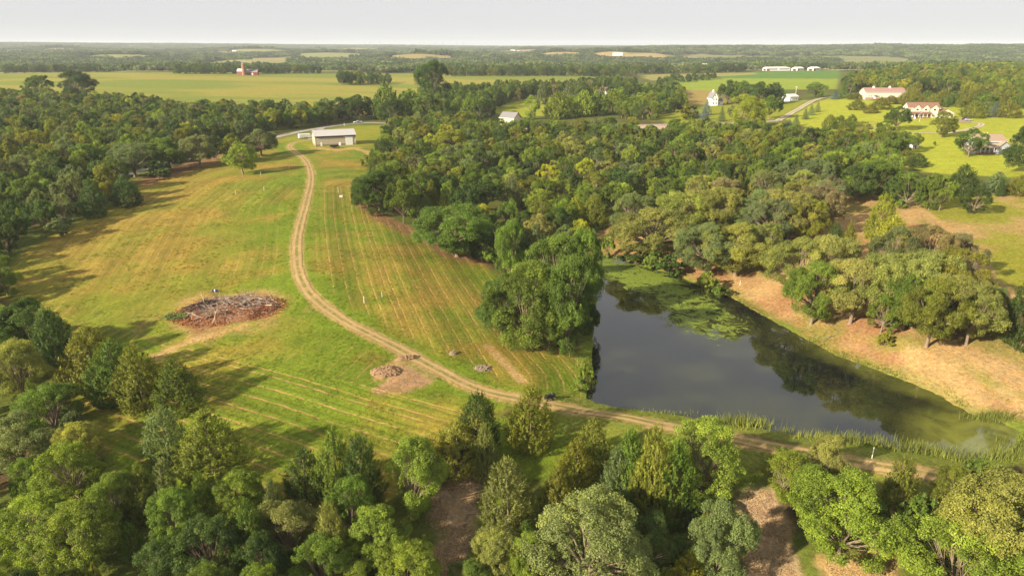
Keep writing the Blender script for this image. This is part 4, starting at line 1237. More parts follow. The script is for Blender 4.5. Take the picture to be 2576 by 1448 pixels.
mass = bpy.data.collections.new('mass_parts')
far_c = bpy.data.collections.new('far_parts')
def mass_obj(coll, nm, V, F, sh):
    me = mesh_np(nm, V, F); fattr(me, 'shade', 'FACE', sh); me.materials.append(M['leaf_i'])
    o = bpy.data.objects.new(nm, me); coll.objects.link(o)
MK = []
for kind, cnt_ in (('broad', 4), ('oak', 3), ('cedar', 3)):
    for j in range(cnt_):
        me0 = PROTO[kind][j][0]
        me = me0.copy(); me.materials.clear(); me.materials.append(M['leaf_i'])
        o = bpy.data.objects.new('a%02d' % len(MK), me); mass.objects.link(o); MK.append(kind)
for j in range(6):                                           # a patch of closed canopy about 40 m across
    g = np.random.default_rng(900 + j)
    Vs, Fs, Ss, k = [], [], [], 0
    for a in range(4):
        for b in range(4):
            V, F, sh = low_crown(int(g.integers(1e6)), 60, .16)
            w = g.uniform(9, 15); h = g.uniform(10, 17)
            V = V * np.array((w, w, h)) + np.array((a * 10.5 - 15.8 + g.uniform(-3, 3), b * 10.5 - 15.8 + g.uniform(-3, 3), -1.5))
            Vs.append(V); Fs.append(F + k); Ss.append(np.clip(sh * .6 + g.uniform(0, .4), 0, 1)); k += len(V)
    mass_obj(far_c, 'p%02d' % j, np.concatenate(Vs), np.concatenate(Fs), np.concatenate(Ss))

def instancer(name, pts, scl, rot, idx, tint, coll, label, cat):
    me = bpy.data.meshes.new(name)
    me.vertices.add(len(pts)); me.vertices.foreach_set('co', np.asarray(pts, np.float32).ravel())
    fattr(me, 'scl', 'POINT', scl, 'FLOAT_VECTOR')
    fattr(me, 'rot', 'POINT', np.stack([0 * rot, 0 * rot, rot], 1), 'FLOAT_VECTOR')
    fattr(me, 'idx', 'POINT', idx, 'INT')
    fattr(me, 'tint', 'POINT', np.concatenate([tint, np.ones((len(tint), 1))], 1), 'FLOAT_COLOR')
    o = link(name, me)
    ng = bpy.data.node_groups.new(name + '_nodes', 'GeometryNodeTree')
    ng.interface.new_socket('Geometry', in_out='INPUT', socket_type='NodeSocketGeometry')
    ng.interface.new_socket('Geometry', in_out='OUTPUT', socket_type='NodeSocketGeometry')
    nin, nout = ng.nodes.new('NodeGroupInput'), ng.nodes.new('NodeGroupOutput')
    ci = ng.nodes.new('GeometryNodeCollectionInfo')
    ci.inputs['Collection'].default_value = coll
    ci.inputs['Separate Children'].default_value = True
    ci.inputs['Reset Children'].default_value = True
    ip = ng.nodes.new('GeometryNodeInstanceOnPoints')
    ip.inputs['Pick Instance'].default_value = True
    def na(nm, typ, sock):
        a = ng.nodes.new('GeometryNodeInputNamedAttribute'); a.data_type = typ
        a.inputs['Name'].default_value = nm
        ng.links.new(next(s for s in a.outputs if s.enabled and s.name == 'Attribute'), sock)
    ng.links.new(nin.outputs[0], ip.inputs['Points'])
    ng.links.new(ci.outputs[0], ip.inputs['Instance'])
    na('idx', 'INT', ip.inputs['Instance Index'])
    e2r = ng.nodes.new('FunctionNodeEulerToRotation')
    na('rot', 'FLOAT_VECTOR', e2r.inputs[0]); ng.links.new(e2r.outputs[0], ip.inputs['Rotation'])
    na('scl', 'FLOAT_VECTOR', ip.inputs['Scale'])
    ng.links.new(ip.outputs[0], nout.inputs[0])
    md = o.modifiers.new('scatter', 'NODES'); md.node_group = ng
    return tag(o, label, cat, kind='stuff')

if rest:
    R_ = [TREES[i] for i in rest]
    g = np.random.default_rng(77)
    kid = {k: [j for j, q in enumerate(MK) if q == k] for k in set(MK)}
    idx_ = [g.choice(kid[t['k']] if t['k'] in kid else kid['broad']) for t in R_]
    instancer('woodland', [(t['x'], t['y'], t['z'] - .2) for t in R_], [(t['w'], t['w'], t['h']) for t in R_], g.uniform(0, 6.28, len(R_)), idx_,
              np.array([TINT[t['t']][0] if t['t'] != 'dd' else TINT['md'][0] for t in R_]) * g.uniform(.85, 1.15, (len(R_), 1)), mass, 'mass of further treetops filling the woods behind the nearer trees', 'woodland')

# far woods from the crop field crest to the skyline
g = np.random.default_rng(5)
pts_, dd_ = [], []
for r0, r1, sp in ((1480, 2600, 34), (2600, 4500, 38), (4500, 7000, 46), (7000, 10500, 60)):
    n = int(math.radians(100) * .5 * (r1 ** 2 - r0 ** 2) / sp ** 2)
    a = g.uniform(-math.radians(48), math.radians(48), n); r = np.sqrt(g.uniform(r0 ** 2, r1 ** 2, n))
    X, Y = r * np.sin(a), r * np.cos(a)
    dens = fbm(X, Y, 420, 81, 2)
    keep = (far_mask(X, Y, 6) < .2) & (dens > np.interp(r, [1500, 2200, 9000], [.30, .40, .38]))
    keep &= sdist(ZP['bean'], X, Y) < -14
    for k in ('light', 'deep', 'corn', 'rough'): keep &= sdist(ZP[k], X, Y) < -14
    keep &= ~((r < 1700) & (a > .18) & (a < .36) & (r < 1660))
    X, Y = X[keep], Y[keep]
    s = sp / 36 * g.uniform(.85, 1.2, len(X))
    pts_.append(np.stack([X, Y, H(X, Y)], 1)); dd_.append(np.stack([s, s, np.minimum(s, 1.25) * g.uniform(.8, 1.15, len(X))], 1))
FP, FS = np.concatenate(pts_), np.concatenate(dd_)
ti = np.array([TINT[k][0] for k in ('dk', 'md', 'dk', 'gy', 'dk')])[g.integers(0, 5, len(FP))] * g.uniform(.6, 1.0, (len(FP), 1))
instancer('distant_wood', FP, FS, g.uniform(0, 6.28, len(FP)), g.integers(0, 6, len(FP)), ti, far_c, 'hazy wooded hills stretching to the skyline', 'woodland')
print('TREES', len(TREES), 'single', len(single), 'rest', len(rest), {k: len(v) for k, v in by_kind.items()}, 'far', len(FP))

# ------------------------------------------------------------------ buildings
def sub(o, loc=(0, 0, 0), rz=0.0):
    o.location = loc; o.rotation_euler = (0, 0, rz); return o

def gable(root, L, W, eave, rise, wm, rm, loc=(0, 0, 0), rz=0.0, over=.5, base=None, t=.14):
    """walls with gable ends, two roof slopes, ridge cap; ridge runs along local x"""
    w = MB().prism([(-W / 2, -.8), (W / 2, -.8), (W / 2, eave), (0, eave + rise), (-W / 2, eave)], -L / 2, L / 2, 'x').build('wall', wm, root)
    sub(w, loc, rz)
    k = rise / (W / 2)
    for s in (-1, 1):
        e = (s * (W / 2 + over), eave - over * k + .03)
        r = MB().prism([e, (0, eave + rise + .03), (0, eave + rise + .03 + t), (e[0], e[1] + t)], -L / 2 - over, L / 2 + over, 'x').build('roof_slope', rm, root)
        sub(r, loc, rz)
        f = MB().box(-L / 2 - over, L / 2 + over, e[0] + (.004 if s > 0 else -.07), e[0] + (.07 if s > 0 else -.004), e[1] - .12, e[1] + t + .01).build('fascia', M['white'] if wm != M['tan'] else M['brown'], root)
        sub(f, loc, rz)
    c = MB().box(-L / 2 - over - .03, L / 2 + over + .03, -.16, .16, eave + rise + t - .02, eave + rise + t + .08).build('ridge_cap', rm, root)
    sub(c, loc, rz)
    return w

def window(root, x, y, z, w, h, face='f', mat=None):
    """face f: front wall (-y), b: back, l: left end (-x), r: right end"""
    m1, m2 = MB(), MB()
    d = .06
    for m, g_, e in ((m1, .0, d), (m2, .12, d + .03)):
        if face == 'f': m.box(x - w / 2 + g_, x + w / 2 - g_, y - e, y + .05, z + g_, z + h - g_)
        elif face == 'b': m.box(x - w / 2 + g_, x + w / 2 - g_, y - .05, y + e, z + g_, z + h - g_)
        elif face == 'l': m.box(x - e, x + .05, y - w / 2 + g_, y + w / 2 - g_, z + g_, z + h - g_)
        else: m.box(x - .05, x + e, y - w / 2 + g_, y + w / 2 - g_, z + g_, z + h - g_)
    f = m1.build('window', mat or M['white'], root)
    m2.build('pane', M['glass'], f)

def door(root, x, y, z, w, h, mat, face='f', name='door'):
    m, n = MB(), MB()
    if face == 'f':
        m.box(x - w / 2, x + w / 2, y - .08, y + .05, z, z + h); n.box(x + w * .32, x + w * .38, y - .13, y - .06, z + h * .42, z + h * .5)
    else:
        m.box(x - .08, x + .05, y - w / 2, y + w / 2, z, z + h); n.box(x - .13, x - .06, y + w * .32, y + w * .38, z + h * .42, z + h * .5)
    d = m.build(name, mat, root); n.build('handle', M['black'], d)
    return d

# --- tan pole shed at the head of the track
pa, pb = P1(794.6, 369), P1(895.7, 363.7)
L = min((pb.xy - pa.xy).length, 23); ang = math.atan2(pb.y - pa.y, pb.x - pa.x)
W = 13.0
ctr = (pa + pb) / 2 + Vector((-math.sin(ang), math.cos(ang), 0)) * W / 2
shed = thing('pole_shed', 'long tan metal pole shed with grey roof and white sliding door', 'shed', (ctr.x, ctr.y, min(pa.z, pb.z)), ang)
gable(shed, L, W, 5.6, 2.5, M['tan'], M['roof_grey'], over=.55)
sw = -W / 2
MB().box(-L / 2 - .03, L / 2 + .03, sw - .04, sw + .02, -.5, 1.05).build('wainscot', simple('wainscot_metal', (.26, .20, .15), .6, .3, .08), shed)
MB().box(-L / 2 - .04, -L / 2 + .02, sw + .05, -sw, -.5, 1.05).build('wainscot', bpy.data.materials['wainscot_metal'], shed)
MB().box(-L / 2 + .01, L / 2 - .01, sw - .06, sw + .02, 4.62, 5.5).build('eave_band', M['brown'], shed)
dr = MB().box(L * .245, L * .425, sw - .14, sw - .045, .05, 4.6).build('sliding_door', M['white'], shed)
for q in (.3, .36): MB().box(L * q - .03, L * q + .03, sw - .17, sw - .141, .1, 4.55).build('rib', M['white'], dr)
MB().box(L * .2, L * .47, sw - .16, sw - .07, 4.61, 4.75).build('door_rail', M['white'], shed)
door(shed, -L * .36, sw, .05, 1.0, 2.1, M['white'])
for s in (-1, 1): MB().box(s * L / 2 - .09, s * L / 2 + .09, sw - .075, sw + .09, -.4, 5.55).build('corner_trim', M['tan'], shed)
MB().box(L / 2 + .002, L / 2 + .18, sw + 1.2, sw + 1.6, 3.2, 3.8).build('wall_lamp', M['black'], shed)
for k in range(5): MB().box(-L / 2 + (k + .5) * L / 5 - .04, -L / 2 + (k + .5) * L / 5 + .04, sw - .02, sw - .001, 1.06, 4.6).build('panel_seam', M['tan'], shed)

def wheel(root, x, y, z, r, w, name='wheel'):
    t = MB().tube((x, y - w / 2, z), (x, y + w / 2, z), r, n=18).build(name, M['tyre'], root, 0)
    MB().tube((x, y - w / 2 - .012, z), (x, y + w / 2 + .012, z), r * .58, n=12).build('rim', M['chrome'], t)
    return t

# --- black dump trailer in front of the shed, white tank standing on its tongue
p = P1(842, 372.5)
tr = thing('dump_trailer', 'black tandem axle dump trailer parked in front of the tan shed', 'trailer', p, ang + .03)
b = MB()
b.box(-2.3, 2.0, -1.0, 1.0, .72, .82)
for yy in (-1.0, .92): b.box(-2.3, 2.0, yy, yy + .08, .82, 1.55)
b.box(1.93, 2.0, -.92, .92, .82, 1.7)
b.build('bed', M['black'], tr)
for k in range(6): MB().box(-2.2 + k * .8, -2.12 + k * .8, -1.06, -1.001, .8, 1.55).build('side_post', M['black'], tr)
MB().box(-2.36, -2.301, -.95, .95, .8, 1.5).build('tailgate', M['black'], tr)
for xx in (-.5, .45):
    for yy in (-1.12, 1.12): wheel(tr, xx, yy, .4, .4, .24)
for yy in (-1.26, 1.02): MB().box(-1.0, .95, yy, yy + .24, .82, .88).build('fender', M['black'], tr)
MB().tube((2.0, -.6, .62), (3.6, 0, .55), .07).tube((2.0, .6, .62), (3.6, 0, .55), .07).build('tongue', M['black'], tr)
MB().tube((3.2, 0, 0), (3.2, 0, .8), .05).build('jack', M['chrome'], tr)
tk_ = thing('white_tank', 'white upright plastic tank at the right end of the black dump trailer', 'tank', P1(856.5, 371.5), ang)
m = MB().tube((0, 0, .0), (0, 0, 2.5), .62, n=20).tube((0, 0, 2.5), (0, 0, 2.75), .62, .25, 20); m.build('body', M['white'], tk_)
MB().tube((0, 0, 2.75), (0, 0, 2.86), .2, n=14).build('lid', M['white'], tk_)
for zz in (.8, 1.6): MB().tube((0, 0, zz), (0, 0, zz + .06), .64, n=20).build('band', M['white'], tk_)

# --- white enclosed trailer behind the shed's left corner
p = P1(766, 348.5)
et = thing('enclosed_trailer', 'white enclosed cargo trailer parked behind the left corner of the shed', 'trailer', p, ang + .12)
MB().box(-3.4, 3.4, -1.2, 1.2, .55, 2.75).build('body', M['white'], et, .08)
MB().box(-3.42, 3.42, -1.215, 1.215, .45, .548).build('skirt', M['silver'], et)
for xx in (.2, 1.1):
    for yy in (-1.1, 1.1): wheel(et, xx, yy, .36, .36, .22)
MB().box(-.25, 1.55, -1.235, -1.201, .62, .95).build('fender', M['silver'], et)
d_ = MB().box(-2.3, -1.4, -1.23, -1.201, .7, 2.5).build('side_door', M['white'], et); MB().box(-1.56, -1.48, -1.27, -1.231, 1.5, 1.62).build('handle', M['black'], d_)
MB().tube((3.4, -.7, .5), (4.8, 0, .48), .06).tube((3.4, .7, .5), (4.8, 0, .48), .06).build('tongue', M['black'], et)
for yy in (-1.0, 1.0): MB().box(-3.45, -3.401, yy - .1, yy + .1, .8, 1.0).build('tail_lamp', M['lampred'], et)

# --- pickup on the road
i0 = int(np.argmin(np.hypot(ROAD[:, 0] - P1(897, 310.5).x, ROAD[:, 1] - P1(897, 310.5).y)))
dv = ROAD[i0 + 4] - ROAD[i0 - 4]
pz = H(*ROAD[i0])[0] + .12
pk = thing('pickup_truck', 'white and grey pickup truck driving on the road behind the shed', 'truck', (ROAD[i0][0], ROAD[i0][1] + .6, pz), math.atan2(dv[1], dv[0]))
MB().prism([(2.9, .45), (2.95, .95), (2.6, 1.08), (1.2, 1.15), (1.2, .45)], -.95, .95).build('hood', M['white'], pk)
MB().box(-1.15, 1.198, -.96, .96, .42, 1.15).build('body', M['silver'], pk)
MB().prism([(1.25, 1.152), (.65, 1.78), (-.95, 1.80), (-1.12, 1.152)], -.85, .85).build('cab', M['white'], pk)
for s in (-1, 1):
    w_ = MB().prism([(.98, 1.2), (.58, 1.68), (-.85, 1.70), (-.98, 1.2)], s * .851, s * .87).build('side_window', M['glass'], pk)
MB().quad((1.24, -.75, 1.2), (1.24, .75, 1.2), (.71, .72, 1.76), (.71, -.72, 1.76)).build('windscreen', M['glass'], pk)
bd = MB().box(-2.9, -1.152, -.95, .95, .45, .62)
for s in (-.95, .87): bd.box(-2.9, -1.152, s, s + .08, .62, 1.2)
bd.box(-2.9, -2.82, -.87, .87, .62, 1.2).build('bed', M['white'], pk)
for xx in (1.95, -1.85):
    for yy in (-.88, .88): wheel(pk, xx, yy, .40, .40, .26)
MB().box(2.93, 3.06, -.95, .95, .42, .68).build('bumper', M['chrome'], pk)
MB().box(-3.0, -2.901, -.95, .95, .45, .66).build('bumper', M['chrome'], pk)
for s in (-.7, .7): MB().box(2.94, 2.99, s - .18, s + .18, .75, .95).build('headlight', M['chrome'], pk)
for s in (-.85, .85): MB().box(-2.93, -2.901, s - .08, s + .08, .75, 1.1).build('tail_lamp', M['lampred'], pk)

# --- all-terrain vehicle half hidden by the cedar on the track
p = P1(1384, 1004)
av = thing('quad_bike', 'dark quad bike half hidden behind the round cedar on the track', 'vehicle', p, .5)
MB().prism([(1.0, .5), (.95, .8), (.3, .95), (-.2, .82), (-1.0, .9), (-1.0, .55)], -.35, .35).build('body', M['black'], av, .03)
for xx in (-.65, .65):
    for yy in (-.5, .5): wheel(av, xx, yy, .32, .32, .26)
MB().box(-.75, .15, -.2, .2, .92, 1.02).build('seat', M['tyre'], av, .03)
MB().tube((.45, 0, .9), (.3, 0, 1.15), .03).tube((.3, -.4, 1.17), (.3, .4, 1.17), .025).build('handlebar', M['chrome'], av)
for xx in (-.95, .55): MB().box(xx, xx + .45, -.4, .4, .96, 1.0).build('rack', M['black'], av)

# --- houses on the right
p = P1(2499, 388)
h1 = thing('farmhouse', 'grey and white house with porch and tan roof at right edge', 'house', (p.x, p.y + 3, p.z + .2), .06)
gable(h1, 14, 8.5, 5.6, 2.7, M['greywall'], M['roof_tan'], (0, 4.2, 0), 0, .5)
gable(h1, 9.0, 6.5, 3.1, 2.6, M['greywall'], M['roof_tan'], (4.6, 1.5, 0), math.pi / 2, .5)
MB().prism([(-3.3, 2.85), (.4, 4.1), (.4, 4.25), (-3.3, 3.0)], -7.3, 2.0, 'x').build('porch_roof', M['roof_tan'], h1)
MB().box(-7.0, 7.0, -3.0, -.3, -.6, .55).build('porch_floor', M['deck'], h1)
for xx in (-6.8, -4.6, -2.4, -.2, 1.8): MB().box(xx - .09, xx + .09, -2.95, -2.77, .551, 2.9).build('porch_post', M['white'], h1)
for k in range(4): MB().box(.5, 1.9, -3.3 - k * .32, -3.0 - k * .32, -.8, .4 - k * .2).build('step', M['white'], h1)
for xx in (-5.7, -3.4, -1.3): window(h1, xx, -.05, 1.1, 1.3, 1.5)
window(h1, 4.6, -3.0, 1.0, 1.8, 1.4); door(h1, 1.1, -.05, .56, 1.0, 2.1, M['white'])
for xx in (-4.5, -1.5): window(h1, xx, -.05, 4.3, 1.2, 1.1)
for xx in (-.6, 1.0): MB().tube((xx, 5.5, 7.2), (xx, 5.5, 8.8), .12).build('vent_pipe', M['white'], h1)

p = P1(2325, 297)
h2 = thing('country_house', 'large cream house with brown roofs and front gables above the lawn', 'house', (p.x, p.y + 4, p.z + .2), -.12)
gable(h2, 19, 9.5, 6.2, 3.0, M['cream'], M['roof_brown'], (0, 2, 0), 0, .6)
for xx, ww in ((-4.5, 4.2), (.8, 4.2), (6.2, 4.6)):
    gable(h2, 4.0, ww, 6.2, 2.0, M['cream'], M['roof_brown'], (xx, -1.6, 0), math.pi / 2, .4)
    window(h2, xx, -3.62, 4.4, 1.7, 1.4)
gable(h2, 9, 10, 3.2, 2.4, M['cream'], M['roof_brown'], (13.5, .5, 0), math.pi / 2, .5)
MB().prism([(-6.6, 2.75), (-3.5, 3.7), (-3.5, 3.85), (-6.6, 2.9)], -9.6, 4.0, 'x').build('porch_roof', M['roof_brown'], h2)
MB().box(-9.4, 3.8, -6.3, -3.62, -.6, .35).build('porch_floor', M['deck'], h2)
for xx in (-9.2, -6.6, -4.0, -1.4, 1.2, 3.6): MB().box(xx - .1, xx + .1, -6.2, -6.0, .351, 2.85).build('porch_post', M['white'], h2)
for xx in (-8, -2, 3.0): window(h2, xx, -2.75, 1.0, 1.4, 1.6)
door(h2, -4.5, -3.6, .36, 1.1, 2.2, M['brown'])
for yy in (0, 3.6): window(h2, -9.5, yy, 1.0, 1.3, 1.5, 'l'); window(h2, -9.5, yy, 4.2, 1.3, 1.4, 'l')
for xx in (11.3, 15.2): door(h2, xx, -4.0, .0, 2.8, 2.4, M['white'], 'f', 'garage_door')
tag(MB().tube((0, 0, 0), (0, 0, .9), .55, n=16).tube((0, 0, .9), (0, 0, 1.2), .55, .2, 16).build('fuel_tank', M['white']), 'small white tank against the left end of the cream house', 'tank').location = P1(2301, 299)

p = P1(2226, 249)
h3 = thing('long_barn', 'long cream barn with faded red metal roof and two cupolas', 'barn', (p.x, p.y + 6, p.z + .2), -.05)
gable(h3, 33, 13, 5.4, 3.2, M['cream'], M['roof_pink'], (0, 0, 0), 0, .6)
MB().box(-16.55, 16.55, -6.56, -6.505, -.5, 1.0).build('wainscot', M['roof_pink'], h3)
for xx in (-8, 5.5):
    cp = MB().box(xx - .7, xx + .7, -.7, .7, 8.3, 9.8).build('cupola', M['white'], h3); MB().tube((xx, 0, 9.8), (xx, 0, 10.8), 1.1, .05, 4).build('cupola_roof', M['roof_pink'], cp)
for xx in (-13.5, -11.5, -5, -3): window(h3, xx, -6.5, 1.6, 1.3, 1.0)
door(h3, -8.6, -6.55, .0, 1.6, 2.3, M['white'])
MB().prism([(-8.1, 2.5), (-6.51, 3.0), (-6.51, 3.12), (-8.1, 2.62)], -10.2, -7.0, 'x').build('awning', M['roof_pink'], h3)

p = P1(1991, 254)
h4 = thing('white_garage', 'small white outbuilding with pale roof beside the gravel drive', 'shed', (p.x, p.y + 4, p.z + .2), .5)
gable(h4, 11, 9, 3.6, 1.9, M['white'], simple('pale_metal_roof', (.62, .58, .52), .5, .3, .05), (0, 0, 0), 0, .4)
door(h4, -1.5, -4.5, 0, 3.2, 2.8, M['white'], 'f', 'overhead_door'); window(h4, 3.2, -4.5, 1.2, 1.0, 1.0)
yl_ = thing('yard_lamp', 'tall white yard light pole behind the small white outbuilding', 'lamp', P1(2000, 249))
MB().tube((0, 0, -.3), (0, 0, 11), .16, .10).build('pole', M['white'], yl_); MB().box(-1.1, 1.1, -.1, .1, 10.6, 10.8).build('arm', M['white'], yl_)
for s in (-1, 1): MB().box(s * 1.0 - .25, s * 1.0 + .25, -.25, .25, 10.3, 10.6).build('lamp_head', M['silver'], yl_)

p = P1(1795, 266)
h5 = thing('old_house', 'tall narrow white house with steep gable among dark trees', 'house', (p.x, p.y + 3, p.z + .1), .15)
gable(h5, 10, 5.6, 6.4, 5.2, M['white'], M['roof_slate'], (0, 1, 0), math.pi / 2, .4)
gable(h5, 8, 5, 3.4, 2.4, M['white'], M['roof_slate'], (5, 2, 0), 0, .3)
MB().box(-.5, .5, .5, 1.5, 11.0, 13.2).build('chimney', M['white'], h5)
for zz in (1.2, 4.4): window(h5, -1.2, -4.0, zz, 1.0, 1.7); window(h5, 1.2, -4.0, zz, 1.0, 1.7)
window(h5, 0, -4.0, 8.0, .9, 1.3); window(h5, 5.6, -.5, 1.0, 1.2, 1.4)

p = P1(1645, 343)
h6 = thing('ranch_house', 'low house with tan roof almost hidden among treetops', 'house', (p.x, p.y + 4, p.z + .2), -.05)
gable(h6, 20, 9, 3.4, 2.4, M['cream'], M['roof_tan'], (0, 0, 0), 0, .6)
gable(h6, 9, 7, 3.0, 2.2, M['cream'], M['roof_brown'], (-10, -5, 0), math.pi / 2, .5)
for xx in (-3, 2, 7): window(h6, xx, -4.5, 1.2, 1.6, 1.4)
p = P1(1284, 316)
h7 = thing('cottage', 'cream cottage with grey gable roof in a gap of the wood', 'house', (p.x, p.y + 4, p.z + .2), -.6)
gable(h7, 12, 9, 5.4, 3.4, M['cream'], M['roof_slate'], (0, 0, 0), 0, .7)
for yy in (-2, 2): window(h7, -6, yy, 1.2, 1.2, 1.5, 'l'); window(h7, -6, yy, 4.0, 1.0, 1.2, 'l')
for xx in (-3, 2): window(h7, xx, -4.5, 1.2, 1.3, 1.4)
p = P1(1518, 238)
h8 = thing('white_house', 'white house with brown roof and chimney below bare trees', 'house', (p.x, p.y + 4, p.z + .2), .1)
gable(h8, 13, 8, 4.8, 2.6, M['white'], M['roof_brown'], (0, 0, 0), 0, .5)
MB().box(-1, 0, -.5, .5, 6.5, 9).build('chimney', M['white'], h8); window(h8, -1.5, -4, 2.0, 1.3, 1.3); window(h8, 3.5, -4, 2.0, 1.3, 1.3)

def car(label, p, rz, mat):
    o = thing('parked_car', label, 'car', p, rz, 'cars parked by the cream house')
    MB().prism([(2.2, .35), (2.25, .75), (1.3, .9), (.7, 1.42), (-1.3, 1.45), (-2.1, .95), (-2.2, .35)], -.85, .85).build('body', mat, o, .04)
    for s in (-1, 1): MB().prism([(1.1, .93), (.62, 1.34), (-1.2, 1.36), (-1.7, .96)], s * .851, s * .865).build('side_window', M['glass'], o)
    for xx in (-1.35, 1.35):
        for yy in (-.8, .8): wheel(o, xx, yy, .33, .33, .2)
    for yy in (-.6, .6): MB().box(2.22, 2.27, yy - .15, yy + .15, .6, .75).build('headlight', M['chrome'], o)
g0 = P1(2424, 303)
def fl(px, py): q = P1(px, py); q.z += .15; return q
ct = [fl(2398, 300), fl(2430, 300), fl(2445, 309), fl(2412, 309)]
MB().quad(*ct).build('courtyard', M['court'])
tag(bpy.data.objects['courtyard'], kind='structure')
car('dark blue car parked on the court right of the cream house', fl(2428, 302), -.3, M['carblue'])
car('silver car parked nearest the lawn right of the cream house', fl(2436, 304.5), -.3, M['silver'])
fp = thing('flagpole', 'thin white flagpole on the lawn before the cream house', 'flagpole', P1(2313, 306))
MB().tube((0, 0, -.3), (0, 0, 8), .07, .04).build('pole', M['white'], fp); MB().tube((0, 0, 7.95), (0, 0, 8.15), .1, n=10).build('finial', M['chrome'], fp)
gs = P1(2296, 372)
o = thing('garden_shed', 'small dark grey roofed shed beside the cedars on the lower lawn', 'shed', (gs.x, gs.y, gs.z), .4)
gable(o, 4, 3, 2.1, 1.0, M['white'], M['roof_slate'], (0, 0, 0), 0, .25); door(o, 0, -1.5, 0, 1.0, 1.8, M['brown'])

# --- red barn farmstead at the crest of the crop field
c0 = Pr(628, 1330)
rb = thing('red_barn', 'red barn with grey roof at the far crop field edge', 'barn', (c0.x, c0.y, c0.z + .3), .1)
gable(rb, 18, 11, 5.5, 4, M['red'], M['roof_slate'], (0, 0, 0), 0, .5)
for xx in (-5.5, 0, 5.5): door(rb, xx, -5.5, 0, 3.0, 3.5, M['white'] if xx == 0 else M['brown'], 'f', 'barn_door')
c1 = Pr(606, 1325)
si = thing('silo', 'brown silo standing left of the red barn', 'silo', (c1.x, c1.y, c1.z), 0)
MB().tube((0, 0, -1), (0, 0, 19), 3.2, n=20).build('stave_wall', M['concrete'], si); MB().tube((0, 0, 19), (0, 0, 21), 3.3, .6, 20).build('dome', M['roof_slate'], si)
for k in range(5): MB().tube((0, 0, 3 + k * 3.4), (0, 0, 3.3 + k * 3.4), 3.26, n=20).build('hoop', M['black'], si)
c2 = Pr(599, 1350)
fh = thing('farm_house', 'pale farmhouse with white roof left of the silo', 'house', (c2.x, c2.y, c2.z + .3), 0)
gable(fh, 11, 9, 6, 3.4, M['red'], M['white'], (0, 0, 0), 0, .5)
for xx in (-3.5, 0, 3.5): window(fh, xx, -4.5, 1.2, 1.4, 1.8)

# --- livestock barns by the far right fields
def stock_barn(px, r, L, W, rz, label):
    c = Pr(px, r)
    o = thing('livestock_barn', label, 'barn', (c.x, c.y, c.z + .2), rz, 'white livestock barns')
    gable(o, L, W, 4.6, 2.6, M['white'], M['white'], (0, 0, 0), 0, .5)
    n = max(1, int(L / 26))
    for k in range(n):
        x0 = -L / 2 + (k + .5) * L / n
        MB().box(x0 - L / n * .42, x0 + L / n * .42, -W / 2 - .08, -W / 2 - .01, 2.3, 3.9).build('curtain_opening', M['black'], o)
    MB().box(-L / 2 - .08, -L / 2 - .01, -W * .34, W * .34, 0, 3.9).build('end_wall', M['red'], o)
    MB().box(-L / 2 + .3, -L / 2 + min(L * .3, 7), -W / 2 - .12, -W / 2 - .085, 0, 4.3).build('front_panel', M['red'], o)
    d = MB().box(-L / 2 - .14, -L / 2 - .085, -W * .12, W * .12, .1, 3.3).build('end_door', M['black'], o)
stock_barn(1960, 1590, 54, 15, .22, 'longest white livestock barn with open side beside the dark green field')
stock_barn(2014, 1590, 20, 14, .55, 'middle white livestock barn with red end wall')
stock_barn(2055, 1580, 21, 14, .55, 'rightmost white livestock barn with red end wall')

# --- scattered far houses, towers and poles
def far_house(px, r, L, W, e, ri, wm, rm, rz=0.0):
    c = Pr(px, r)
    o = link('far_house', None); o.location = (c.x, c.y, c.z + .3); o.rotation_euler = (0, 0, rz)
    w = MB().prism([(-W / 2, -2), (W / 2, -2), (W / 2, e), (0, e + ri), (-W / 2, e)], -L / 2, L / 2, 'x').build('wall', wm, o)
    k = ri / (W / 2)
    rf = MB()
    for s in (-1, 1): rf.prism([(s * (W / 2 + .6), e - .6 * k + .05), (0, e + ri + .05), (0, e + ri + .35), (s * (W / 2 + .6), e - .6 * k + .35)], -L / 2 - .6, L / 2 + .6, 'x')
    rf.build('roof', rm, o)
    nw = max(2, int(L / 6))
    for j in range(nw):
        xx = -L / 2 + (j + .5) * L / nw
        MB().box(xx - .8, xx + .8, -W / 2 - .05, -W / 2 + .1, 1.2, min(3, e - .4)).build('window', M['glass'], o)
    return o
houses = []
for i, (px, r, L_, W_) in enumerate(FH):
    g_ = random.Random(i)
    wm = g_.choice(['white', 'white', 'cream', 'white'])
    rm = g_.choice(['white', 'roof_grey', 'roof_brown', 'roof_slate', 'white'])
    if px in (1350, 1728, 180, 375): wm = 'cream'; rm = 'roof_tan'
    o = far_house(px, r, L_, W_, g_.uniform(4.5, 7), g_.uniform(3, 5), M[wm], M[rm], g_.uniform(-.5, .5))
    houses.append((px, r, o, wm, rm))
hb = {}
for h in houses:
    z_ = 'in the hazy distance left of the picture centre' if h[0] < 1000 and h[1] > 2500 else 'in the hazy distance near the picture centre' if h[0] < 1700 and h[1] > 2500 else 'in the hazy distance at the right' if h[1] > 2500 else 'beyond the crop fields at left' if h[0] < 1200 else 'beyond the crop fields at right'
    hb.setdefault(z_, []).append(h)
for z_, L_ in hb.items():
    L_.sort(key=lambda h: h[0])
    for j, h in enumerate(L_):
        e = 'leftmost' if j == 0 else 'rightmost' if j == len(L_) - 1 else (ORD[j] if j < 20 else '%dth' % (j + 1))
        tag(h[2], f"{e} small pale building {'from left ' if e not in ('leftmost', 'rightmost') else ''}{z_}", 'building', 'far buildings')

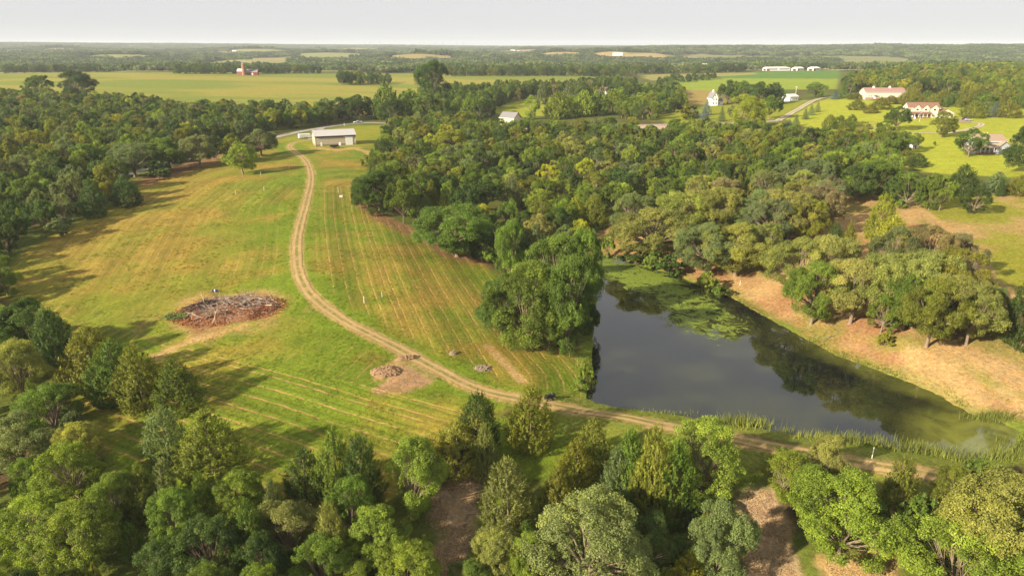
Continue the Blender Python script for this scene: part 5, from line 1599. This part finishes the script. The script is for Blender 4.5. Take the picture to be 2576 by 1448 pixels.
for j, (px, top) in enumerate(((917, 40), (933, 40), (956, 42), (1058, 48), (1067, 48), (1095, 44), (1114, 50), (1150, 50), (1167, 44))):
    c = Pr(px, 7600)
    o = thing('transmission_tower', f"{'leftmost' if j == 0 else 'rightmost' if j == 8 else ORD[j]} thin transmission tower {'' if j in (0, 8) else 'from left '}on the skyline", 'pylon', (c.x, c.y, c.z), .3, 'transmission towers on the skyline')
    m = MB()
    h = top + 14
    for sx_ in (-1, 1):
        for sy_ in (-1, 1): m.tube((sx_ * 4, sy_ * 4, -2), (sx_ * .8, sy_ * .8, h), .55, .4, 4)
    for k in range(5):
        z0 = h * k / 5; z1 = h * (k + 1) / 5; a0 = 4 - 3.2 * k / 5; a1 = 4 - 3.2 * (k + 1) / 5
        m.tube((-a0, -a0, z0), (a1, -a1, z1), .25, n=4).tube((a0, -a0, z0), (-a1, -a1, z1), .25, n=4)
    m.build('lattice', M['silver'], o)
    for k in range(3): MB().box(-8 + k, 8 - k, -.4, .4, h * (.7 + .12 * k), h * (.7 + .12 * k) + .7).build('cross_arm', M['silver'], o)
c = Pr(1665, 8600)
o = thing('water_tower', 'white water tower on the wooded skyline right of centre', 'water tower', (c.x, c.y, c.z))
MB().tube((0, 0, -2), (0, 0, 44), 3.2, 2.4, 12).build('stem', M['white'], o)
MB().tube((0, 0, 40), (0, 0, 46), 2.6, 11, 18).tube((0, 0, 46), (0, 0, 52), 11, n=18).tube((0, 0, 52), (0, 0, 56), 11, 3, 18).build('tank', M['white'], o)
c = Pr(1437, 8800)
o = thing('radio_mast', 'thin mast on the skyline above the central far farms', 'mast', (c.x, c.y, c.z))
MB().tube((0, 0, -2), (0, 0, 60), 1.0, .5, 6).build('mast', M['silver'], o)
for j, (px, r) in enumerate(((60, 1640), (238, 1620), (480, 1560), (2170, 1640), (2200, 1600), (1930, 1640))):
    c = Pr(px, r)
    o = thing('utility_pole', f"{('leftmost', 'second', 'third', 'fifth', 'rightmost', 'fourth')[j]} far utility pole {'' if j in (0, 4) else 'from left '}beyond the crop fields", 'pole', (c.x, c.y, c.z), .2, 'far utility poles')
    MB().tube((0, 0, -1), (0, 0, 12), .28, .2).build('post', M['deadwood'], o); MB().box(-1.4, 1.4, -.12, .12, 10.8, 11.1).build('cross_arm', M['deadwood'], o)
# ------------------------------------------------------------------ things on the field
def stake(px, py, h, label, w=.045, mat='white', cap=False):
    p = P1(px, py)
    o = thing('survey_stake', label, 'stake', (p.x, p.y, p.z), 0, 'white stakes')
    MB().tube((0, 0, -.2), (.03, 0, h), w, w, 8).build('post', M[mat], o)
    MB().tube((.03, 0, h), (.03, 0, h + .06), w * 1.25, n=8).build('cap', M[mat], o)
stake(728, 427, 1.8, 'white stake on the mown field nearest the track below the shed')
stake(656, 442, 1.8, 'white stake right of the lone light green oak on the field')
stake(611, 447, 1.0, 'short grey post standing below the lone light green oak', .1, 'deadwood')
stake(593, 490, 1.7, 'leftmost white stake low on the upper mown field')
stake(664, 480, 1.7, 'white stake in the middle of the upper mown field')
stake(851, 484, 2.2, 'tall white pipe right of the track near a white box')
stake(916, 762, 1.6, 'thick white pipe on the right field near bare earth', .07)
stake(961, 748, 1.4, 'thin white stake on the striped right field')
stake(2193, 1152, 1.9, 'white post beside the track on the pond dam', .06)
stake(1861, 718, 1.3, 'thin white stake on the bare bank beside the pond', .05)
stake(1433, 895, 1.2, 'small white stake under the clump at the pond edge', .06)
stake(866, 317, 2.0, 'white marker post on the lawn behind the shed', .12)
p = P1(858, 496)
o = thing('utility_box', 'small white box on the grass right of the track', 'box', p, .3)
MB().box(-.55, .55, -.4, .4, -.1, .55).build('body', M['white'], o, .05); MB().box(-.6, .6, -.45, .45, .551, .62).build('lid', M['white'], o)
p = P1(541, 734)
o = thing('blue_drum', 'dark blue drum with pale label lying above the brush pile', 'drum', (p.x, p.y, p.z + .34), .1)
MB().tube((-.55, 0, 0), (.55, 0, 0), .36, n=18).build('body', M['blue'], o)
for xx in (-.56, -.2, .2, .52): MB().tube((xx, 0, 0), (xx + .05, 0, 0), .38, n=18).build('hoop', M['blue'], o)
MB().tube((-.1, 0, 0), (.12, 0, 0), .366, n=18).build('label_band', M['white'], o)

# --- brush pile
BX, BY = bx[0], by[0]
BZ = H(BX, BY)[0]
bp = thing('brush_pile', 'large brush pile of cut branches ringed by scorched grass', 'brush pile', (BX, BY, BZ), 0)
g = np.random.default_rng(3)
def pile_h(x, y):
    e = np.hypot(x / 11.5, y / 6.6) * (.7 + .75 * vn(x + 90, y, 5, 8))
    return 1.7 * np.clip(1 - e ** 2, 0, 1) ** .7 * (.7 + .6 * fbm(x + 50, y, 4, 4, 3))
nu, nv = 60, 36
U, V_ = np.meshgrid(np.linspace(-12, 12, nu), np.linspace(-7.4, 7.4, nv))
Zp = pile_h(U, V_) + H((U + BX).ravel(), (V_ + BY).ravel()).reshape(U.shape) - BZ - .12
idm = np.arange(nu * nv).reshape(nv, nu)
Fm = np.stack([idm[:-1, :-1], idm[:-1, 1:], idm[1:, 1:], idm[1:, :-1]], -1).reshape(-1, 4)
link('heap', mesh_np('heap', np.stack([U.ravel(), V_.ravel(), Zp.ravel()], 1), Fm, True), simple('brush_litter', (.17, .085, .045), .95, .05, .6, .6, bump=.9), bp)
WOOD = [simple('branch_pale', (.50, .37, .25), .9, .1, .25), simple('branch_grey', (.24, .19, .16), .9, .1, .25), simple('branch_rust', (.24, .09, .045), .9, .1, .3), simple('branch_dark', (.055, .042, .04), .9, .1, .3)]
BM = []
for j in range(10):
    q = np.random.default_rng(j); pts = [np.zeros(3)]
    d = np.array((1., 0, 0))
    for k in range(5):
        d = unit(d + .22 * q.normal(size=3)); pts.append(pts[-1] + d * .2)
    sg = [(pts[k], pts[k + 1], .026 * (1 - k * .15), .026 * (1 - (k + 1) * .15)) for k in range(5)]
    for k in (2, 3, 4):
        sg.append((pts[k], pts[k] + unit(d + .9 * q.normal(size=3)) * .3, .012, .003))
    V, F = tubes(sg, 5)
    for wi, wm in enumerate(WOOD[:4]):
        me = mesh_np('branch', V - np.array((.5, 0, 0)), F, True); me.materials.append(wm); BM.append((wi, me))
for j in range(270):
    e = g.random() ** .6; a = g.uniform(0, 2 * math.pi)
    xx, yy = 11 * e * math.cos(a) * g.uniform(.8, 1.12), 5.8 * e * math.sin(a) * g.uniform(.75, 1.1)
    zz = pile_h(np.array([xx]), np.array([yy]))[0] + H(BX + xx, BY + yy)[0] - BZ + g.uniform(.05, .45)
    wi = 3 if (xx < -3 and yy > 0 and g.random() < .75) else (2 if (yy < -2.5 and xx > 0 and g.random() < .5) else (0 if g.random() < .3 else 1))
    o = link('branch', g.choice([i for i, q in enumerate(BM) if q[0] == wi]) is not None and BM[int(g.choice([i for i, q in enumerate(BM) if q[0] == wi]))][1], None, bp)
    L_ = g.uniform(1.8, 4.6)
    o.location = (xx, yy, zz); o.scale = (L_, L_ * 1.25, L_ * 1.25)
    o.rotation_euler = (g.uniform(0, 6), g.normal(0, .12), g.normal(.15, .45) + (math.pi if g.random() < .5 else 0))
def scatter_cards(name, X, Y, Zo, size, asp, flat, mat, parent, ox=0, oy=0, oz=0):
    n = len(X)
    C = np.stack([X, Y, Zo], 1)
    al = unit(np.stack([g.normal(size=n), g.normal(size=n) * .6, g.normal(size=n) * flat], 1))
    V, F = cards(C, sph(g, n), size, asp, g, al)
    o = link(name, mesh_np(name, V, F), mat, parent)
    o['kind'] = 'stuff'
    return o
def ring(n, e0, e1, sx_, sy_):
    e = np.sqrt(g.uniform(e0 ** 2, e1 ** 2, n)); a = g.uniform(0, 2 * math.pi, n)
    return sx_ * e * np.cos(a), sy_ * e * np.sin(a)
X, Y = ring(3200, 0, 1.08, 11.5, 7.0)
zt = pile_h(X, Y) + H(BX + X, BY + Y) - BZ + g.uniform(0, .35, len(X))
dk_ = (X < -2) & (Y > -1.5) & (g.random(len(X)) < .85)
scatter_cards('twigs', X[dk_], Y[dk_], zt[dk_], g.uniform(.3, .9, dk_.sum()), .07, .25, WOOD[3], bp)
lt_ = ~dk_ & (g.random(len(X)) < .6)
scatter_cards('twigs', X[lt_], Y[lt_], zt[lt_], g.uniform(.25, .8, lt_.sum()), .05, .25, WOOD[0], bp)
rs_ = ~dk_ & ~lt_
scatter_cards('twigs', X[rs_], Y[rs_], zt[rs_], g.uniform(.25, .8, rs_.sum()), .06, .25, WOOD[2], bp)
X, Y = ring(3600, .62, 1.16, 11.8, 7.0); m_ = (fbm(X + 30, Y, 2.5, 5, 2) > .5) & (Y < 2) | (X < -6) | (X > 8); X, Y = X[m_], Y[m_]
zt = pile_h(X, Y) + H(BX + X, BY + Y) - BZ + g.uniform(0, .35, len(X))
scatter_cards('dead_leaves', X, Y, zt, g.uniform(.10, .26, len(X)), .6, .5, simple('dead_foliage', (.34, .115, .04), .9, .1, .35), bp)
X, Y = ring(1400, 0, 1, 3.2, 1.6); X -= 11.5; Y -= 1.8
zt = H(BX + X, BY + Y) - BZ + g.uniform(.1, .7, len(X))
scatter_cards('weeds', X, Y, zt, g.uniform(.12, .25, len(X)), .5, .8, simple('weed_leaf', (.16, .20, .06), .8, .1, .3), bp)

# --- soil heap and small debris by the track
def heap(name, label, cat, px, py, L_, W_, h, rz, mat, seed, clods=36):
    p = P1(px, py)
    o = thing(name, label, cat, (p.x, p.y, p.z), rz)
    u, v = np.meshgrid(np.linspace(-1.15, 1.15, 40), np.linspace(-1.15, 1.15, 30))
    e = np.hypot(u, v)
    z = h * np.clip(1 - e ** 2, 0, 1) ** .8 * (.6 + .8 * fbm(u * 4 + seed, v * 4, 1.2, seed, 3)) + .12 * (fbm(u * 9, v * 9, 1, seed + 3, 2) - .5) - .15 * (e > 1.02)
    ca, sa = math.cos(rz), math.sin(rz)
    gx_, gy_ = u * L_ / 2, v * W_ / 2
    gz = H((p.x + gx_ * ca - gy_ * sa).ravel(), (p.y + gx_ * sa + gy_ * ca).ravel()).reshape(u.shape) - p.z
    idm = np.arange(u.size).reshape(u.shape)
    F = np.stack([idm[:-1, :-1], idm[:-1, 1:], idm[1:, 1:], idm[1:, :-1]], -1).reshape(-1, 4)
    link('mound', mesh_np('mound', np.stack([gx_.ravel(), gy_.ravel(), (z + gz).ravel()], 1), F, True), mat, o)
    q = random.Random(seed)
    bm = bmesh.new(); bmesh.ops.create_icosphere(bm, subdivisions=1, radius=1)
    for v_ in bm.verts: v_.co *= q.uniform(.7, 1.2)
    cm = bpy.data.meshes.new('clod'); bm.to_mesh(cm); bm.free(); cm.materials.append(mat)
    for k in range(clods):
        a = q.uniform(0, 6.28); e_ = q.uniform(.2, 1.0)
        xx, yy = L_ / 2 * e_ * math.cos(a), W_ / 2 * e_ * math.sin(a)
        c_ = link('clod', cm, None, o)
        wz = H(p.x + xx * ca - yy * sa, p.y + xx * sa + yy * ca)[0] - p.z
        c_.location = (xx, yy, wz + h * max(1 - e_ ** 2, 0) ** .8 * .85 + .05); s_ = q.uniform(.12, .34)
        c_.scale = (s_, s_ * q.uniform(.7, 1.2), s_ * .8); c_.rotation_euler = (q.uniform(0, 3), q.uniform(0, 3), q.uniform(0, 3))
    return o
heap('soil_heap', 'reddish loose soil heap on the grass left of the track', 'soil heap', 972, 935, 6.2, 4.2, .8, .2, M['soil'], 1, 110)
heap('soil_ridge', 'low dark earth ridge between soil heap and track', 'soil heap', 1025, 902, 5.5, 1.6, .7, .45, M['soil'], 2, 30)
heap('debris_pile', 'small grey and pink rubble pile right of the track', 'rubble', 1215, 926, 3.6, 2.8, .3, 0, M['stone'], 3, 60)
o = heap('field_stone', 'single pale boulder in the grass right of the track', 'stone', 1140, 890, 1.8, 1.3, .7, .3, M['stone'], 4, 6)

# --- fallen logs
def log(px, py, L_, rz, label, mat, r=.12):
    p = P1(px, py)
    o = thing('fallen_branch', label, 'branch', (p.x, p.y, p.z + r), rz, 'fallen branches')
    q = np.random.default_rng(int(px))
    pts = [np.array((-L_ / 2, 0, 0))]; d = np.array((1., 0, 0))
    for k in range(6): d = unit(d + .12 * q.normal(size=3) * np.array((1, 1, .3))); pts.append(pts[-1] + d * L_ / 6)
    V, F = tubes([(pts[k], pts[k + 1], r * (1 - .12 * k), r * (1 - .12 * (k + 1))) for k in range(6)], 7)
    link('stem', mesh_np('stem', V, F, True), mat, o)
    for k in (2, 3, 4, 5):
        V, F = tubes([(pts[k], pts[k] + unit(d + q.normal(size=3) * np.array((.8, 1, .6))) * L_ * .22, r * .4, r * .1)], 5)
        link('side_branch', mesh_np('side_branch', V, F, True), mat, o)
log(2095, 850, 7, .35, 'long fallen branch on the bare slope below the far bank oaks', M['deadwood'])
log(1955, 690, 9, .5, 'fallen trunk lying in shade under the far bank oaks', M['deadwood'], .2)
log(2215, 855, 5, 1.2, 'broken branch tangle below the middle far bank oaks', M['deadwood'], .1)
log(1198, 1180, 4.5, .9, 'pale cut pole leaning on the ground above the brown trail', M['deadwood'], .09)
log(1205, 1290, 4.0, .1, 'short dead stick lying across the brown trail', M['deadwood'], .07)
log(1235, 655, 6, .4, 'fallen dead trunk at the wood edge beside the striped field', M['deadwood'], .15)

# ------------------------------------------------------------------ reeds, shore weeds, grass
def blades(name, X, Y, hgt, wid, mat, label, cat, lean=.18):
    n = len(X); Zv = H(X, Y)
    a = g.uniform(0, 2 * math.pi, n); lx, ly = g.normal(0, lean, n) * hgt, g.normal(0, lean, n) * hgt
    dx, dy = np.cos(a) * wid / 2, np.sin(a) * wid / 2
    z0 = np.maximum(Zv, WATER - .1)
    A_ = np.stack([X - dx, Y - dy, z0 - .05], 1); B_ = np.stack([X + dx, Y + dy, z0 - .05], 1)
    C_ = np.stack([X + dx * .6 + lx * .5, Y + dy * .6 + ly * .5, z0 + hgt * .6], 1); D_ = np.stack([X - dx * .6 + lx * .5, Y - dy * .6 + ly * .5, z0 + hgt * .6], 1)
    E_ = np.stack([X + lx, Y + ly, z0 + hgt], 1)
    V = np.stack([A_, B_, C_, D_, E_, E_ + np.array((.01, 0, 0))], 1).reshape(-1, 3)
    k = np.arange(n)[:, None] * 6
    F = np.concatenate([k + np.array([[0, 1, 2, 3]]), k + np.array([[3, 2, 5, 4]])])
    me = mesh_np(name, V, F)
    fattr(me, 'shade', 'FACE', np.tile(np.clip(fbm(X, Y, 3, 12, 2) + g.normal(0, .15, n), 0, 1), 2))
    o = link(name, me, M['leaf'])
    return o
RX, RY, RH = [], [], []
for (px, py, n, s1, s2, h) in ((1850,1062,420,3.2,1.0,2.0),(1895,1068,420,3.0,1.0,1.9),(1815,1058,160,2.5,.8,1.3),(1960,1084,160,3.0,.7,1.2),(2050,1100,260,3.0,.8,1.6),(2120,1108,500,3.5,1.1,2.1),(2180,1116,520,3.5,1.1,2.0),
                               (2300,1134,560,3.5,1.2,2.2),(2350,1142,420,3.2,1.2,2.0),(2430,1154,360,3.5,1.4,1.7),(2520,1150,500,3.5,1.3,1.9),(2570,1135,420,3.0,2.0,1.8),(2495,1054,620,3.2,1.2,2.0),(1478,965,380,1.2,2.6,1.8),(1470,930,300,1.0,2.6,1.6),(1690,1040,160,4.0,.6,1.0),(1500,640,120,2.0,1.5,1.0)):
    q = at_z(px, py, WATER)
    n = int(n * .5); RX.append(q[0] + g.normal(0, s1 * .62, n)); RY.append(q[1] + g.normal(0, s2 * .6, n)); RH.append(h * .85 * g.uniform(.55, 1.15, n))
o = blades('reed_bed', np.concatenate(RX), np.concatenate(RY), np.concatenate(RH), g.uniform(.06, .13, sum(map(len, RX))), M['leaf'], '', '')
o.color = (.20, .225, .05, 1)
tag(o, 'tall green cattail reeds standing along the pond edge', 'reeds', kind='stuff')
# weeds round the whole shore
seg = np.concatenate([PONDXY, PONDXY[:1]])
sx_, sy_ = [], []
for k in range(len(seg) - 1):
    d = seg[k + 1] - seg[k]; L_ = np.hypot(*d); n = int(L_ * 26)
    t_ = g.random(n); nr = np.array((-d[1], d[0])) / L_
    off = np.abs(g.normal(0, 1.1, n)) + .1
    a = seg[k] + d * t_[:, None] + nr * off[:, None]; b = seg[k] + d * t_[:, None] - nr * off[:, None]
    ia = sdist(PONDXY, a[:, 0], a[:, 1]) < 0
    pt = np.where(ia[:, None], a, b); sx_.append(pt[:, 0]); sy_.append(pt[:, 1])
X, Y = np.concatenate(sx_), np.concatenate(sy_)
keep = fbm(X, Y, 5, 14, 2) > np.where(ldist(TRACK[::4], X, Y)[0] < 16, .60, .40); X, Y = X[keep], Y[keep]
o = blades('shore_weeds', X, Y, g.uniform(.15, .6, len(X)), g.uniform(.08, .2, len(X)), M['leaf'], '', '', .4)
o.color = (.24, .27, .045, 1)
tag(o, 'ragged weeds and tall grass rimming the pond', 'weeds', kind='stuff')
# rough grass tufts over the mown field, dam and slopes
tuft = bpy.data.collections.new('tuft_parts')
for j in range(3):
    q = np.random.default_rng(60 + j); n = 26
    C = np.stack([q.normal(0, .26, n), q.normal(0, .26, n), q.uniform(.03, .13, n)], 1)
    al = unit(np.stack([q.normal(size=n) * .8, q.normal(size=n) * .8, q.uniform(.3, 1, n)], 1))
    V, F = cards(C, sph(q, n), q.uniform(.09, .2, n), .22, q, al)
    mass_obj(tuft, 't%02d' % j, V, F, q.random(n))
n = 60000
a = g.uniform(-math.radians(44), math.radians(44), n); r = np.exp(g.uniform(math.log(72), math.log(330), n))
X, Y = r * np.sin(a), r * np.cos(a)
fi = np.clip(((np.degrees(a) + 58) / 116 * (NA - 1)).round().astype(int), 0, NA - 1)
fj = np.clip(((np.log(r) - math.log(26)) / (math.log(13500) - math.log(26)) * (NR - 1)).round().astype(int), 0, NR - 1)
al_ = alb[fj * NA + fi]
inM = (sdist(ZP['mown'], X, Y) > 0) | (sdist(ZP['bank'], X, Y) > 0) | (sdist(ZP['meadow'], X, Y) > 0) | (ldist(TRACK[::4], X, Y)[0] < 9)
inM &= (ldist(TRACK[::4], X, Y)[0] > 1.8) & (sdist(PONDXY, X, Y) < -.3) & (fbm(X, Y, 6, 91, 2) > .52)
inM &= np.hypot((X - BX) / 12, (Y - BY) / 7.5) > 1
X, Y, al_ = X[inM], Y[inM], al_[inM]
s = g.uniform(.4, .85, len(X)) * np.clip(np.hypot(X, Y) / 150, .8, 1.5)
instancer('grass', np.stack([X, Y, H(X, Y)], 1), np.stack([s, s, s * g.uniform(.6, 1.3, len(X))], 1), g.uniform(0, 6.28, len(X)), g.integers(0, 3, len(X)), al_ * g.uniform(1.0, 1.5, (len(X), 1)), tuft,
          'rough grass tufts over the field, bank and dam', 'grass')

# fallen leaves and twigs on the bare ground
LX, LY = [], []
for k, n in (('trail', 5200), ('clear1', 4200), ('clear2', 3600), ('bank', 16000), ('edge', 1800), ('redfloor', 1800)):
    q = ZP[k]; a0, a1 = q.min(0), q.max(0)
    X, Y = g.uniform(a0[0], a1[0], 3 * n), g.uniform(a0[1], a1[1], 3 * n)
    m_ = (sdist(q, X, Y) > .3) & (sdist(PONDXY, X, Y) < -1.0) & (fbm(X, Y, 4, 96, 3) > .44)
    LX.append(X[m_][:n]); LY.append(Y[m_][:n])
X, Y = np.concatenate(LX), np.concatenate(LY)
for nm, sl, sz, asp, col, lab_ in (('leaf_litter', slice(0, None, 2), (.06, .15), .5, (.17, .105, .055), 'brown fallen leaves strewn over the bare earth'),
                                   ('straw_litter', slice(1, None, 2), (.10, .32), .12, (.42, .30, .16), 'pale straw and twigs strewn over the bare earth')):
    xs, ys = X[sl], Y[sl]
    o = scatter_cards(nm, xs, ys, H(xs, ys) + .03, g.uniform(*sz, len(xs)), asp, .15, simple(nm + '_tone', col, .95, .05, .4, .8), None)
    tag(o, lab_, 'litter', kind='stuff')
